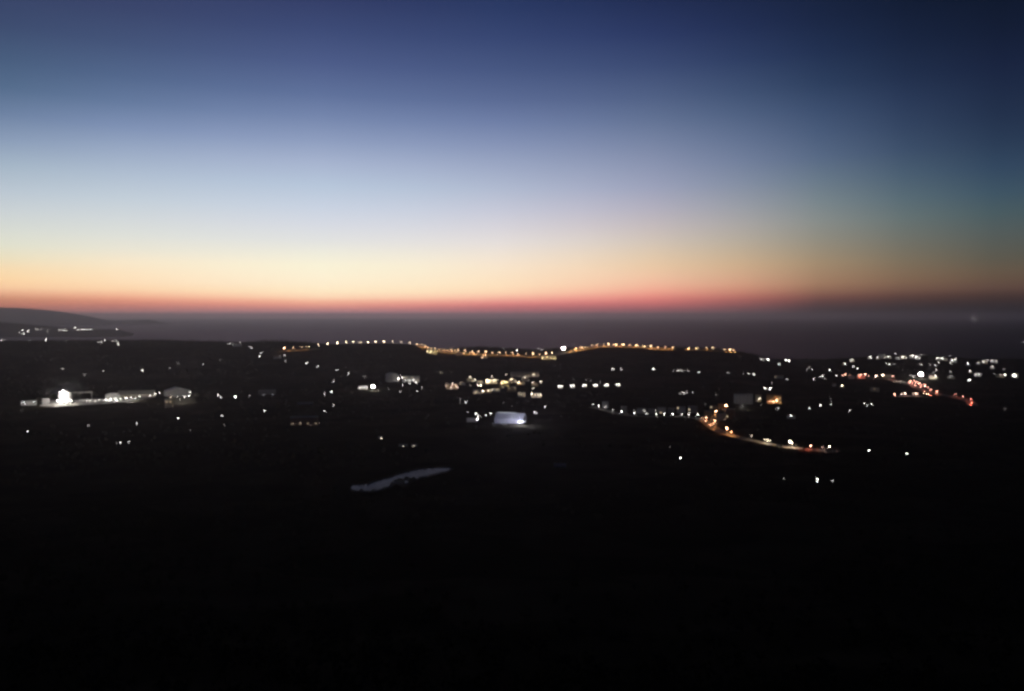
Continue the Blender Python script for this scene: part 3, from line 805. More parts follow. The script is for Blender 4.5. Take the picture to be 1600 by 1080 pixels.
lamp_set([(787,545.8,.2),(807.7,548.2,.9),(840.7,544.7,.25),(846.7,546.7,.8)], '{} white lamp from the left on the dark rise behind the saddle', 'lamps behind the saddle', .6, WHITE, 8)
lamp(880.5, 545.5, 5.0, WHITE, 11, 'glaring white floodlight mast on the ridge road', 'floodlights', 'floodlight_mast', 3.4, watts=40000, point=True)
lamp_set([(892,549,.9),(900,545),(908.4,543.5),(914.6,542.4),(924.7,540.3),(933,539.4),(943.7,538.4)], '{} amber street lamp from the left where the ridge road climbs again', 'ridge road lamps', 1.0, AMBER, 8, watts=60000, road=R_B)
lamp_set([(951,538.5),(959.3,539),(963,538.6),(974,538.8),(984,539.5),(994.5,539.7),(1007,541.2),(1017,541.5),(1028,542.5),(1039.4,543),(1051.7,543.2)], '{} amber street lamp from the left along the level ridge top', 'ridge road lamps', 1.1, AMBER, 8, watts=60000, road=R_B)
lamp_set([(1076,544.6,.8),(1088,545,.9),(1103.8,544,.7),(1113.5,544),(1117,544.5),(1121.7,545),(1132.4,546.4,.8),(1141,547),(1146,547.5)], '{} amber street lamp from the left at the end of the ridge', 'ridge road lamps', 1, AMBER, 8, watts=60000, road=R_C)
for i, (u, v, w, h) in enumerate([(675,553.5,15,8.5),(857,561.5,20,6.5),(718,555,10,4.5),(757,560,9,4)]):
    building('ridge_house', ['cream house glowing yellow where the ridge road starts down', 'long cream house glowing yellow at the ridge road junction', 'small cream house among amber lamps on the ridge road', 'tiny cream house just under the ridge road saddle'][i], 'house', u, v, w, h, 9, 'gable', 'cream', nx=4, lit=0.4, litcol=YELLOW, group='houses on the ridge road')
lamp_set([(668,549.5,.9,YELLOW),(673,550,.9,YELLOW),(678,550,.9,YELLOW),(683,549.5,.5,YELLOW)], '{} yellow lamp from the left before the cream house on the ridge', 'ridge house lamps', h=5, name='garden_lamp', watts=3000)
lamp_set([(848,560,.9,YELLOW),(855,558,.7,YELLOW),(861,559.5,.8,YELLOW),(867,560.5,.9,YELLOW)], '{} yellow lamp from the left at the ridge road junction house', 'ridge house lamps', h=4, name='garden_lamp', watts=3000)
lamp_set([(1188,561,.5),(1190,562,.4),(1193.8,561.8,.6),(1200,561.8,1.8),(1217.5,569.8,1.1),(1228,563.6,1.5),(1233,564.6,1.5)], '{} white lamp from the left in the dip beyond the ridge end', 'lamps in the dip', .6, WHITE, 8)
lamp_set([(957.7,576.7,.8),(970.6,577.5,.8),(1021,576.7,1.1)], '{} lone white lamp from the left beneath the level ridge top', 'lone lamps under the ridge', .8, WHITE, 8, name='yard_light')
lamp_set([(1051.7,579.6,.3),(1059.4,579.6,.5),(1063,579.4,.5),(1066.6,580,.5),(1070.3,580.4,.4),(1076,579.6,.4),(1092.5,582.5,.5),(1137.6,582,.35),(1161.5,584,.3),(1170,584.5,.5),(1178.4,585.4,.6)], '{} small white lamp from the left in the string under the ridge end', 'small lamps under the ridge', .5, WHITE, 5, name='yard_light')
# ---------------------------------------------------- village in the middle
VIL = [(706,608.5,18,8,'ochre'),(735,597,10,6,'cream'),(750,600.5,10,6,'white'),(768,600,17,7,'cream'),(788.5,604,13,10,'cream'),(801,597,11,5.5,'cream'),(813,602,12,6,'ochre'),
       (745,616,12,6,'grey'),(762,614.5,12,6,'ochre'),(776,612.5,10,6,'grey'),(800,612,13,7,'ochre'),(821,596,11,5,'cream'),(836,604,10,6,'ochre'),(815,620,12,6,'grey'),(838,621.5,15,6.5,'white'),(722,602,9,5,'grey')]
for i, (u, v, w, h, c) in enumerate(sorted(VIL)):
    building('village_house', ordinal(i + 1) + ' house from the left in the lit village below the ridge, ' + c + ' walls', 'house', u, v, w, h, 9, 'gable' if i % 3 else 'flat', c, nx=3, ny=2 if h > 5.5 else 1, lit=0.45, rot=random.uniform(-20, 20), group='houses of the middle village')
building('school_building', 'long brown building with a raised middle behind the lit village', 'building', 820, 589, 44, 6.5, 14, 'flat', 'cream', nx=9, ny=2, lit=0.05, rot=4)
lamp_set([(800,587.5,.15,PINK),(812,587.5,.15,PINK),(826,587.5,.15,PINK),(834,585.5,.6,WARM),(841,587,.2,PINK)], '{} lamp from the left before the long brown building behind the village', 'school lamps', h=5, name='house_lamp')
lamp_set([(696.7,603,.8),(699,599,.3),(704.2,606,.9),(706,602.6,.4),(707.6,599.8,.9),(708,605,.4),(712.3,603,1),(715,605.8,.9)], '{} pinkish lamp from the left in the tight knot beside the village', 'pinkish lamps', .7, PINK, 6, name='house_lamp')
lamp_set([(688.4,583,.2),(705.6,582,.12),(721,596.7,.4),(735,590,1.5),(742.4,594,.7),(746.6,602.6,.8),(750.6,595.9,.4),(751,602.6,1),(735,602.6,.2),(762.7,599.5,.3),(768.5,588,.9),(790.8,585.7,.6)], '{} warm lamp from the left in the near side of the village', 'village lamps', .6, WARM, 7, name='house_lamp')
lamp_set([(760.5,595.5,1.2),(764,596,1.4),(768,595.2,1.4),(772,595,1.2),(776,594.7,.8),(784,598.5,1.4,YELLOW),(788,597,1.4,YELLOW),(792,597.5,1.2,YELLOW),(797.5,592.8,1.1),(800.5,592.5,1.3),(807,596.7,.7),(810.5,598,.9),(815,592.5,.3),(820.6,590,.7),(824.6,591,.4)], '{} bright warm lamp from the left along the village main street', 'village lamps', 1, WARM, 6, name='house_lamp', watts=1600)
lamp_set([(743.6,613,.6),(755,612,1.1),(763,610.5,.8),(768.9,609.4,.8),(775,608.8,.6),(784.6,606,.4),(812,614,.3),(815,616.5,.4),(831,616,2),(832,598,.9),(833.5,607,.6),(835.8,617.3,1),(840.6,617.6,.9),(844.5,596.7,.9),(844.8,617.8,.8)], '{} lamp from the left along the lower edge of the village', 'village lamps', .8, WARM, 6, name='house_lamp')
lamp_set([(719,624.3,.25),(719.4,629.6,.25),(727.8,629,1.4),(786,629,.1),(800,635,.1),(835.3,644,.8),(838,645.5,.5),(851.8,636.6,1)], '{} white lamp from the left between village and bluish hall', 'lamps round the bluish hall', .8, WHITE, 7, name='house_lamp')
# ---------------------------------------------------- bluish floodlit hall
bh, bp_, bs_ = building('sports_hall', 'bluish floodlit hall with a long flat roof below the village', 'hall', 795, 661.5, 46, 14.5, 28, 'gable', 'blue', PLASTER['blue'], nx=8, ny=1, lit=0, rot=-14, door=False, rise=10)
lamp_set([(770,662,.08,BLUE),(784,662.5,.12,BLUE),(798,662,.2,BLUE),(812,659.5,1.4,COOL),(816,659,1.6,COOL),(819,658.5,1.2,COOL)], '{} bluish floodlight from the left before the bluish hall', 'bluish floodlights', h=3, name='floodlight')
lamp(813, 655, .35, BLUE, 12, 'tall bluish floodlight mast at the right corner of the bluish hall', 'bluish floodlights', 'floodlight_mast', 0.8, watts=120000, point=True)
lamp(790, 663.5, .1, BLUE, 4, 'added weak bluish floodlight on the grass before the bluish hall', 'bluish floodlights', 'floodlight', 1.0, watts=4000, point=True)  # floodlight added to spread light evenly over the hall front
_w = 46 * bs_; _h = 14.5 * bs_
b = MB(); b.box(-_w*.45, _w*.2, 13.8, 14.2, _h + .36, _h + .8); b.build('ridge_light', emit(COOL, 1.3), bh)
b = MB(); b.tube((_w*.02, 10, _h - 10 + 10*10/14 + .6), (_w*.14, 1.5, _h - 10 + 1.1 + .6), .2, .2, 5); b.build('lit_handrail', emit(COOL, 1.2), bh)  # stair handrail, its lit look put in as emission
lamp_set([(731,645,.4),(743.3,646.7,.9),(746,655.6,1.6),(747,651,1),(750,650.7,.9),(759,648.4,.9),(767,646.2,1)], '{} white lamp from the left beside the bluish hall', 'lamps round the bluish hall', .8, WHITE, 6, name='house_lamp')
building('annex', 'small white annex lit beside the bluish hall', 'shed', 738, 659.5, 16, 5, 8, 'flat', 'grey', nx=3, rot=12)
# ---------------------------------------------------- six wide lights, and houses
SIX = [(875.6,604),(894.4,603),(912.8,602.2),(930.4,602),(947.8,601.4),(965.7,600.8)]
for i, (u, v) in enumerate(SIX):
    building('terrace_house', ordinal(i + 1) + ' of six evenly spaced white cottages from the left, its front glaring', 'house', u, v + 3, 7, 5, 7, 'gable', 'white', nx=2, lit=0, group='six white cottages')
    for k, du in enumerate((-1.6, 1.6)):
        lamp(u + du, v, 1.1, WHITE, 4.5, ('near', 'off')[k] + ' side wall lamp on the ' + ordinal(i + 1) + ' of six white cottages', 'cottage lamps', 'wall_lamp', 1.0, watts=600)
lamp_set([(895,592,.15),(915.6,594,.15),(923,595,.15),(937.5,598,.35)], '{} faint lamp from the left behind the six white cottages', 'faint lamps', .2, WHITE, 7, name='yard_light')
lamp_set([(1063,615,.4),(1068,615,.7),(1073,613.4,.5),(1082,613.7,.5),(1119,616.5,.12),(1102,632.5,.12)], '{} small lamp from the left in the fields above the valley road', 'field lamps', .5, WHITE, 6, name='yard_light')
# ---------------------------------------------------- valley road
lamp_set([(927,632,.7),(935.6,635,.9),(946,636.4,.5),(957.7,642,.3),(971,644.5,1.7),(991.4,646.7,1.9),(1010.4,647.3,1.1),(1025.4,647.7,.8),(1038,648,1.1),(1051,647.7,1.3),(1065.3,647.7,1),(1076.5,647.7,1.2),(1090,648.4,1.1)], '{} white street lamp from the left along the straight valley road', 'valley road lamps', 1, WHITE, 8, watts=3000, road=R_V)
lamp_set([(990.4,642,.2),(1006.7,642.4,.5),(1024.4,642.6,.25)], '{} small lamp from the left behind the straight valley road', 'valley road lamps', .3, WHITE, 7)
FL = [(975,647.5,9,9),(1003,648.5,13,7),(1018,648.5,11,6),(1034,648.5,12,8.5),(1049,648.5,10,7),(1064,648,13,9),(1082,648,14,10),(946,640,9,9)]
for i, (u, v, w, h) in enumerate(sorted(FL)):
    building('apartment_block', ordinal(i + 1) + ' grey flat roofed block from the left behind the valley road lamps', 'building', u, v - 1.2, w, h, 9, 'flat', 'grey' if i % 2 else 'white', nx=4, ny=3, lit=0.03, rot=random.uniform(-12, 12), group='blocks along the valley road', push=14)
lamp_set([(1096.5,653,.5),(1099.5,654.5,.5),(1103.7,653,1),(1102.8,658,.9),(1110,664.3,1.4),(1115,661.8,1),(1117,658,1.3),(1118.7,642.6,1.3),(1122.3,648,1.6),(1133,655.5,.3),(1134.3,634.4,1.9)], '{} orange street lamp from the left around the valley road bend', 'orange lamps at the bend', 1.2, ORANGE, 7, watts=13000)
lamp_set([(1135.5,669.8,1.6),(1143,676.8,1.3)], '{} orange street lamp from the left just past the road bend', 'orange lamps at the bend', 1.2, ORANGE, 8, watts=13000, road=R_V)
lamp_set([(1174.5,682,1),(1199.6,690,1.1),(1195.5,693.6,.5),(1203,693.6,.5),(1233.8,690.5,1.8),(1237,692.5,1.2),(1243.5,699,.12)], '{} white street lamp from the left on the lower valley road', 'lower valley road lamps', 1, WARM, 8, watts=10000, road=R_V)
lamp_set([(1266.5,697.2,1.3,RED),(1285,702.5,.5,PINK),(1291,702,.6,PINK),(1296,698.3,1.4,PINK),(1301,702.5,.6,PINK)], '{} reddish lamp from the left at the end of the valley road', 'reddish lamps', 1, RED, 7, watts=13000, road=R_V)
BEND = [(1106,652,11,9,'ochre'),(1116,641,14,7,'ochre'),(1128,638,12,7,'ochre'),(1127,657,12,9,'cream'),(1141,655,13,15,'brown'),(1298,707,16,7,'cream')]
for i, (u, v, w, h, c) in enumerate(BEND):
    building('bend_house', ['first', 'second', 'third', 'fourth', 'fifth', 'last'][i] + ' house at the orange lit valley road bend counting outward, ' + c + ' walls' if i < 5 else 'cream house beside reddish lamps at the end of the valley road', 'house', u, v, w, h, 8, 'gable' if h < 9 else 'flat', c, nx=3, ny=2, lit=0.08, rot=random.uniform(-15, 15), group='houses at the bend')
building('plain_block', 'large blank pale grey block above the orange road bend', 'building', 1162, 631, 27, 14, 14, 'flat', 'white', nx=5, ny=3, lit=0, rot=9)
lamp(1160, 634, .10, WHITE, 7, 'added very dim lamp before the blank pale grey block', 'faint lamps', 'yard_light', 0.8, watts=26000, point=True)  # lamp added to lift the dark front of the block
building('orange_house', 'house glowing orange between two lamps above the road bend', 'house', 1209, 631, 22, 15, 10, 'gable', 'ochre', nx=4, ny=2, lit=0.2, litcol=ORANGE, rot=-6)
lamp_set([(1203,627.5,.7,ORANGE),(1208,628,1.1,ORANGE),(1213.5,626.5,1.3,ORANGE),(1217.7,623.3,.8,YELLOW),(1218,628,.4,YELLOW)], '{} orange lamp from the left before the glowing orange house', 'orange house lamps', h=4, name='house_lamp', watts=1200)
lamp(1186.8, 623.5, 1.2, WARM, 7, 'warm lamp on the dark side of the glowing orange house', 'orange house lamps')
building('side_house', 'narrow cream house lit by a lamp near the glowing orange house', 'house', 1185, 627.5, 9, 11, 8, 'gable', 'cream', nx=2, ny=2, lit=0)
lamp_set([(1195.5,607,.9),(1198.5,608,.7),(1203.3,607.5,1.2)], '{} white lamp from the left above the glowing orange house', 'lamps above the orange house', .9, WHITE, 7, name='house_lamp')
lamp_set([(1207,598.5,.2),(1211,588,.6),(1214,587.5,.6),(1217.5,588.5,.8),(1221,588.5,.6),(1229,592.5,.7)], '{} white lamp from the left in the small knot under the dip', 'lamps under the dip', .6, WHITE, 6, name='house_lamp')
building('hamlet_house', 'low white house behind the small lamp knot under the dip', 'house', 1217, 591.5, 13, 5, 8, 'gable', 'white', nx=4, lit=0.3)
lamp_set([(1189.5,633,.2),(1214,639,.5),(1216.8,638.6,.5),(1236,650,.8),(1265,638.7,.6),(1282,633.4,.9),(1298,624,.15),(1298.5,632,.5),(1327.7,642.2,1.1),(1351,631,.8),(1354.8,634,.7),(1361.7,631.4,1)], '{} lone white lamp from the left in the dark land right of the bend', 'lone lamps on the right', .7, WHITE, 7, name='yard_light')
building('lone_house', 'small house round a lamp below the glowing orange house', 'house', 1236, 654, 12, 6, 8, 'gable', 'white', nx=3)
lamp_set([(1046,698.6,.1),(1063,716,.9)], '{} lone lamp from the left below the valley road in darkness', 'lone lamps in the darkness', .8, WHITE, 6, name='yard_light')
lamp_set([(1224.7,748,.2),(1276.6,748.5,.6),(1277.2,752.5,.7),(1301,751.7,.5),(1357.8,704.3,.9),(1417,709,1.3)], '{} lone lamp from the left on the black lower slope', 'lone lamps on the lower slope', .8, WHITE, 5, name='yard_light')
# low white walls lit in the dark fields
for i, (u, v, w, l, bb) in enumerate([(594.5,685.5,6,'short white shed catching a lamp in the dark fields',.5),(630,697.5,13,'long low white greenhouse faintly lit in the dark fields',.22),(647,697.5,8,'shorter low white greenhouse beside the long one in the fields',.22)]):
    building('field_shed', l, 'shed', u, v, w, 2.8, 6, 'gable', 'white', SHEET, nx=2, rise=0.8, door=False)
    lamp(u + 1.5 - i, v + 0.3, bb, WARM, 2.6, 'low lamp in front of the ' + l.split(' in ')[0].split(' faintly')[0].split(' catching')[0].split(' beside')[0], 'shed lamps', 'garden_lamp')
building('dark_barn', 'faint grey barn roof alone in the black fields below the pond level', 'barn', 875, 730.5, 18, 5, 10, 'gable', 'grey', SHEET, nx=2)
# ---------------------------------------------------- hill town on the right
TOWN = [(1320,571,11,4.5),(1331,566,12,5),(1360,561.5,12,5),(1372,562,11,5),(1378,560.5,13,8.5),(1388,561,11,5),(1403,562,11,5.5),(1410,561,12,6.5),(1425,560.5,14,7),(1434,562,11,5.5),(1467,563.5,13,5),(1474,563.5,12,6),
        (1489,566,11,5.5),(1513,572,10,6),(1528,570,11,5),(1538,568.5,10,6),(1553,568,14,5.5),(1551,577,11,5),(1527,589,15,6),(1516,583,9,6),(1458,592,12,6),(1486,592,12,5),(1563,589.5,17,6),(1585,590.5,12,7),
        (1366,612,20,6),(1386,590,14,6),(1346,592,16,6),(1330,592,14,6),(1315,606,12,6),(1303,604,9,6)]
for i, (u, v, w, h) in enumerate(sorted(TOWN)):
    c = ('white', 'cream', 'grey')[i % 3]
    building('town_house', ordinal(i + 1) + ' ' + c + ' house from the left in the hill town', 'house', u, v, w * random.uniform(.5, .95), h * random.uniform(.6, .95), 8, ('gable', 'flat')[i % 2], c, nx=3, ny=2 if h > 5 else 1, lit=0.2, litL=2.0, rot=random.uniform(-18, 18), group='houses of the hill town')
lamp_set([(1261,578,.12),(1264.8,574,.5),(1269,578,1),(1272,592.3,.7),(1282,588.5,.4),(1286,587.8,.7),(1288.7,592,.4),(1296,578.3,.7),(1307,587.8,.9)], '{} lamp from the left on the dark slope before the hill town', 'lamps before the hill town', .7, WHITE, 7)
lamp_set([(1320.7,569,1),(1330.7,563,.9),(1333.6,573.6,.6),(1340,576.6,.7),(1359.4,557.8,.9),(1361,559,.7),(1371,558.8,.8),(1377.7,554,1),(1385,558.5,.5),(1388,557.3,.8),(1399,553,.5),(1403,559.2,.6),(1408,556,1.2),(1410.3,558,.9),(1415.6,559.2,.5),(1423.5,556.5,1.3),(1426,556.5,1.2),(1431.7,558,1),(1436.8,559.5,.7),(1439.3,553.4,.5)], '{} white lamp from the left on the crest of the hill town', 'hill town lamps', .8, WHITE, 6)
lamp_set([(1385,568.4,.5),(1390,569.7,.7),(1396.6,569,.2),(1439.6,570.7,.7),(1453.4,570.5,.6),(1461,571.2,.7),(1463,578.9,.8),(1459.3,582.4,.2),(1461.7,587.7,1),(1485.5,588.8,.8),(1485.5,580.6,.2),(1466.7,566.9,.8)], '{} white lamp from the left halfway down the hill town', 'hill town lamps', .7, WHITE, 6)
lamp_set([(1464.4,560.5,.7),(1467,560,.7),(1471.8,559.8,.9),(1483.8,556.7,.3),(1486,567.9,.7),(1487.9,563.6,.8),(1492,562,.7),(1512.3,568.5,.9),(1515.6,579.9,1.2),(1514.8,593.8,1.5),(1524.5,585.7,.6),(1526.6,583.5,.6),(1529.6,585.5,.7),(1533,584,.8),(1528.4,567.2,.6),(1536.5,565.6,.9),(1542.6,563.4,.6),(1550.5,563.6,.6),(1556.6,564.3,.6),(1551,573.3,.7),(1568.3,577.6,.2),(1555,585.7,.5),(1563.5,586,.6),(1569.8,586.2,1.6),(1584.6,587,1.9),(1586,588.5,1.0),(1570.8,639.4,.15)], '{} white lamp from the left in the farther part of the hill town', 'hill town lamps', .8, WHITE, 6)
lamp_set([(1316.6,587.5,.8),(1321.2,585.5,1),(1328,587,.4),(1341.6,586,1.2),(1345.4,586.5,.8),(1351.8,585.3,1.2),(1356.8,591,.6),(1343,591,.3),(1369,588,1.3,PINK),(1379.4,586.8,1.4,PINK),(1395.3,588,1.1)], '{} red street lamp from the left along the upper town road', 'red town road lamps', 1, RED, 6, watts=10000, road=R_W)
lamp(1315.3, 603, 1.6, WARM, 7, 'bright warm lamp by the houses below the red lit road', 'hill town lamps')
lamp(1438.8, 586.5, 7.0, WHITE, 12, 'largest glaring white floodlight mast over the town road', 'floodlights', 'floodlight_mast', 5.0, watts=90000, point=True)
lamp_set([(1423,586.5,.4),(1427,588.8,.6),(1397,596.7,.3,WARM),(1402,596.7,.5,WARM),(1407,596.8,.4,WARM),(1412,597.2,.3,WARM)], '{} small lamp from the left just under the largest floodlight', 'red town road lamps', .5, WHITE, 5)
lamp_set([(1422.5,595.7,1),(1421.5,599,1),(1425,600.3,1),(1428,594.2,1.1),(1431,594.2,1.1),(1430,602.8,1),(1435,597.7,1),(1436.8,599.5,1),(1438.5,608.7,.8),(1441.4,601.8,1),(1445,595.7,.8),(1445,603.5,1),(1449.5,606.4,1),(1454.4,609.4,1),(1464,613,.9),(1493.5,616.4,1),(1504.7,619.8,.9),(1516.9,623.2,1.1)], '{} reddish street lamp from the left on the descending town road', 'red town road lamps', 1, RED, 6, watts=10000, road=R_W)
lamp_set([(1397.6,616.5,1.1,RED),(1408.3,616.8,.6),(1415,615.3,1.6),(1427,615.5,.9),(1430.7,614.7,1),(1432.7,616.4,.9)], '{} pinkish street lamp from the left on the lower side street', 'red town road lamps', 1, PINK, 6, watts=10000, road=R_X)
# cars with lights on
def car(u, v, rot, col, tail, label):
    p = spot(u, v); az = math.atan2(p[0], p[1])
    root = link('car', None); root.location = (p[0], p[1], float(T(p[0], p[1])) + 0.42); root.rotation_euler = (0, 0, -az + rad(rot))
    tag(root, label, 'car', 'cars on the town road')
    b = MB(); b.prism([(-2.1,0.35),(2.1,0.35),(2.15,0.75),(1.2,0.95),(-2.0,1.0),(-2.15,0.7)], -0.85, 0.85); b.build('body', mat('car_paint_' + col, {'white':(0.7,0.7,0.7),'dark':(0.05,0.05,0.06),'silver':(0.4,0.4,0.42)}[col], 0.3, spec=0.5), root)
    b = MB(); b.prism([(-1.9,0.98),(1.0,0.98),(0.3,1.45),(-1.4,1.45)], -0.76, 0.76); b.build('cabin', GLASS, root)
    for y in (-1.3, 1.3):
        for x in (-0.78, 0.78): wheel(root, x, y, 0.32, 0.2)
    for x in (-0.6, 0.6):
        e = link('taillight', ico_mesh('taillight', emit(RED, 220.0), 0.24, 0.6), root); e.location = (x, -2.15, 0.78)
        e = link('headlight', ico_mesh('headlight', emit(WARM, 220.0), 0.24, 0.6), root); e.location = (x, 2.15, 0.7)
    keep(u - 4, u + 4, v - 4, v + 2, p[1])
for i, (u, v, r, c) in enumerate([(1445.4,614.8,100,'dark'),(1448.6,616.2,105,'white'),(1453,617.4,100,'silver'),(1517.6,629.5,20,'white'),(1515.6,633,15,'dark')]):
    car(u, v, r, c, True, ['dark car leading the short queue below the town road', 'white car second in the short queue below the town road', 'silver car last in the short queue below the town road', 'white car with lights on near the end of the town road', 'dark car behind the white one at the end of the town road'][i])
# ---------------------------------------------------- headland town
def head_T(x, y):
    i = min(max((x - HX[0]) / 100.0, 0), len(HX) - 1.001); j = min(max((y - HY[0]) / 100.0, 0), len(HY) - 1.001)
    a, b_ = i - int(i), j - int(j); i, j = int(i), int(j)
    return HZZ[j,i]*(1-a)*(1-b_) + HZZ[j,i+1]*a*(1-b_) + HZZ[j+1,i]*(1-a)*b_ + HZZ[j+1,i+1]*a*b_
def head_point(u, v, h):
    sl, cs = row_slope(v), col_slope(u, v)
    best = None
    for d in np.arange(9400, 12500, 20.0):
        g = H + d * sl - max(head_T(d * cs, d), 0) - h
        if best is None or g < best[0]: best = (g, d)
        if g <= 0: break
    d = best[1]
    return np.array((d * cs, d, max(head_T(d * cs, d), 0.0)))
HL = [(29.4,518.5,.4),(33,521.9,.8),(35.6,516.6,1),(37,522,.8),(42.6,519,.9),(45,517.3,.8),(55.6,514.4,.35),(58,514.4,.35),(64.5,514,.2),(74.6,518.3,.4),(92.5,516.6,.8),(97,516,.5),(100.6,516.6,.9),(104,516,.8),(117.5,512.5,1.1),(122,516,.8),(128,515,1),(133,515.4,1),(137,515.6,.9),(142,515,.8),(182,515.2,.6)]
for i, (u, v, bb) in enumerate(HL):
    p = head_point(u, v, 14)
    zb = H + p[1] * row_slope(v)
    lamp(u, v, bb * 0.8, WHITE, min(max(zb - p[2], 8), 26), ordinal(i + 1) + ' tiny harbour light from the left on the distant headland', 'lights of the headland town', 'harbour_light', 0.85, at=p)
# ---------------------------------------------------- ships
def ship(u, v, length, label, L, kind):
    d = -H / row_slope(v); x = d * col_slope(u, v)
    root = link(kind, None); root.location = (x, d, 0); root.rotation_euler = (0, 0, rad(8)); tag(root, label, 'ship' if length > 30 else 'boat')
    l = length / 2; w = length * 0.075; hgt = length * 0.06
    b = MB()
    b.add([(-l,-w,-2),(l*0.8,-w,-2),(l,0,-2),(l*0.8,w,-2),(-l,w,-2),(-l,-w,hgt),(l*0.8,-w,hgt),(l*1.05,0,hgt*1.25),(l*0.8,w,hgt),(-l,w,hgt)],
          [(4,3,2,1,0),(5,6,7,8,9),(0,1,6,5),(1,2,7,6),(2,3,8,7),(3,4,9,8),(4,0,5,9)])
    b.build('hull', mat('hull_paint', (0.10, 0.10, 0.12), 0.5), root)
    b = MB(); b.box(-l*0.9, -l*0.6, -w*0.9, w*0.9, hgt, hgt + length*0.09); br = b.build('bridge', PLASTER['white'], root)
    b = MB(); b.box(-l*0.82, -l*0.74, -w*0.3, w*0.3, hgt + length*0.09, hgt + length*0.13); b.build('funnel', mat('hull_paint', (0.1,0.1,0.12)), br)
    b = MB(); b.tube((l*0.5, 0, hgt), (l*0.5, 0, hgt + length*0.12), length*0.006, length*0.004, 6); b.build('mast', POLE, root)
    for q in ((-l*0.75, hgt + length*0.1), (0, hgt + length*0.03), (l*0.5, hgt + length*0.13)):
        e = link('deck_light', ico_mesh('deck_light', emit(WHITE, L), max(0.4, d * 0.00011), 1.0), root); e.location = (q[0], -w - 1, q[1] + 1)
ship(1523, 498.6, 190, 'distant ship with three lights low on the sea horizon far right', 420, 'cargo_ship')
ship(1135, 498.6, 120, 'faint distant ship on the sea horizon above the ridge end', 130, 'cargo_ship')
ship(1597.5, 534.5, 16, 'small lit boat on the dark sea at the picture edge', 120, 'fishing_boat')

# ---------------------------------------------------- trees that can be told apart
BARK = mat('bark', (0.10, 0.075, 0.05), 0.95, 0.3, 2.0)
def leaf_mat(name, c):
    m = mat(name, c, 1.0, 0.35, 0.7, spec=0.0); return m
LEAVES = [leaf_mat('pine_leaf', (0.040, 0.042, 0.028)), leaf_mat('oak_leaf', (0.06, 0.075, 0.03)), leaf_mat('olive_leaf', (0.075, 0.085, 0.05))]
def tree_meshes(k):
    r = np.random.default_rng(100 + k)
    b = MB(); hgt = 1.0
    b.tube((0,0,-0.12), (0.01,0,0.35), 0.035, 0.024, 6)
    b.tube((0.01,0,0.33), (0.0,0.01,0.75), 0.024, 0.008, 5)
    ends = []
    for i in range(7):
        a = i * 2.4 + r.uniform(-.3,.3); z0 = r.uniform(.28,.6); l = r.uniform(.16,.32)
        e = (math.cos(a)*l, math.sin(a)*l, z0 + r.uniform(.08,.22)); b.tube((0,0,z0), e, 0.012, 0.004, 4); ends.append(e)
    tm = b.mesh('trunk', BARK)
    ends += [(0,0,.85),(0.05,0.03,.75)]
    c = MB()
    for e in ends:
        R = r.uniform(.12,.2)
        for _ in range(70):
            v = r.normal(size=3); v /= np.linalg.norm(v); q = np.array(e) + v * R * r.uniform(.35,1.1) * np.array((1,1,.75))
            if q[2] > 1.0: continue
            n = r.normal(size=3); n /= np.linalg.norm(n); t = np.cross(n, r.normal(size=3)); t /= np.linalg.norm(t) + 1e-9; w = np.cross(n, t); s = r.uniform(.02,.042)
            c.add([q - t*s - w*s*.6, q + t*s - w*s*.6, q + t*s*.5 + w*s, q - t*s*.5 + w*s], [(0,1,2,3)])
    return tm, c.mesh('crown', LEAVES[k % 3])
TM = [tree_meshes(k) for k in range(4)]
def tree(u, v, hpx, label, group, i, push=0.0):
    p = ground(u, v); az = math.atan2(p[0], p[1])
    x, y = p[0] + math.sin(az) * push, p[1] + math.cos(az) * push
    root = link('tree', None); root.location = (x, y, float(T(x, y))); s = hpx * p[1] / F
    root.scale = (s * random.uniform(.9,1.25), s * random.uniform(.9,1.25), s); root.rotation_euler = (0, 0, random.uniform(0, 6.28))
    tag(root, label, 'tree', group)
    a, c = TM[i % 4]; link('trunk', a, root); link('crown', c, root)
def tree_set(pts, fmt, group, push=0.0):
    for i, (u, v, h) in enumerate(sorted(pts)): tree(u, v, h, fmt.format(ordinal(i + 1)), group, i, push)
tree_set([(408,534,3.2),(416,534,4),(424,534.5,4.2),(432,535,5),(440,535.5,5.2),(447,536,5),(455,537,5.4),(463,537,5),(470,537.5,5.2),(478,538,5.5),(486,538.5,4.8),(494,539,4.4),(501,539.5,3.6),(508,540,3)], '{} tree from the left on the wooded knoll against the sea', 'trees on the knoll')
tree_set([(700,548.5,4.5),(712,547.5,4.8),(724,547,5),(737,546.5,5.2),(751,546,5),(764,546.5,4.6),(778,547,4.4),(792,547.5,4),(806,548,3.6)], '{} tree from the left on the dark rise behind the saddle', 'trees behind the saddle')
tree_set([(846,549,5),(854,548.5,5.6),(862,548,6),(870,547.5,6.4),(889,547,6),(897,546,5)], '{} tree from the left around the white floodlight on the ridge', 'trees round the ridge floodlight')
tree_set([(955,543.2,4),(966,543.2,5),(979,543.4,4.6),(990,543.5,5),(1003,544,5.2),(1012,545,5.6),(1022,545.5,5),(1033,545.8,5.4),(1045,546.2,5.8),(1056,546.8,6.4),(1063,547,7),(1070,547,6.6)], '{} tree from the left behind the level ridge road', 'trees along the ridge', 12)
tree_set([(1080,547.5,5),(1095,547.8,5.5),(1109,548,6.4),(1116,549,7),(1122,549.4,6.6),(1136,550.5,5),(1144,551.5,5),(1151,552.2,4)], '{} tree from the left at the end of the ridge road', 'trees at the ridge end', 9)
tree_set([(60,630,9),(84,629,13),(119,626,11),(150,622,10),(172,619,9),(252,619,8),(308,623,8)], '{} tree from the left standing behind the floodlit works', 'trees behind the works', 15)
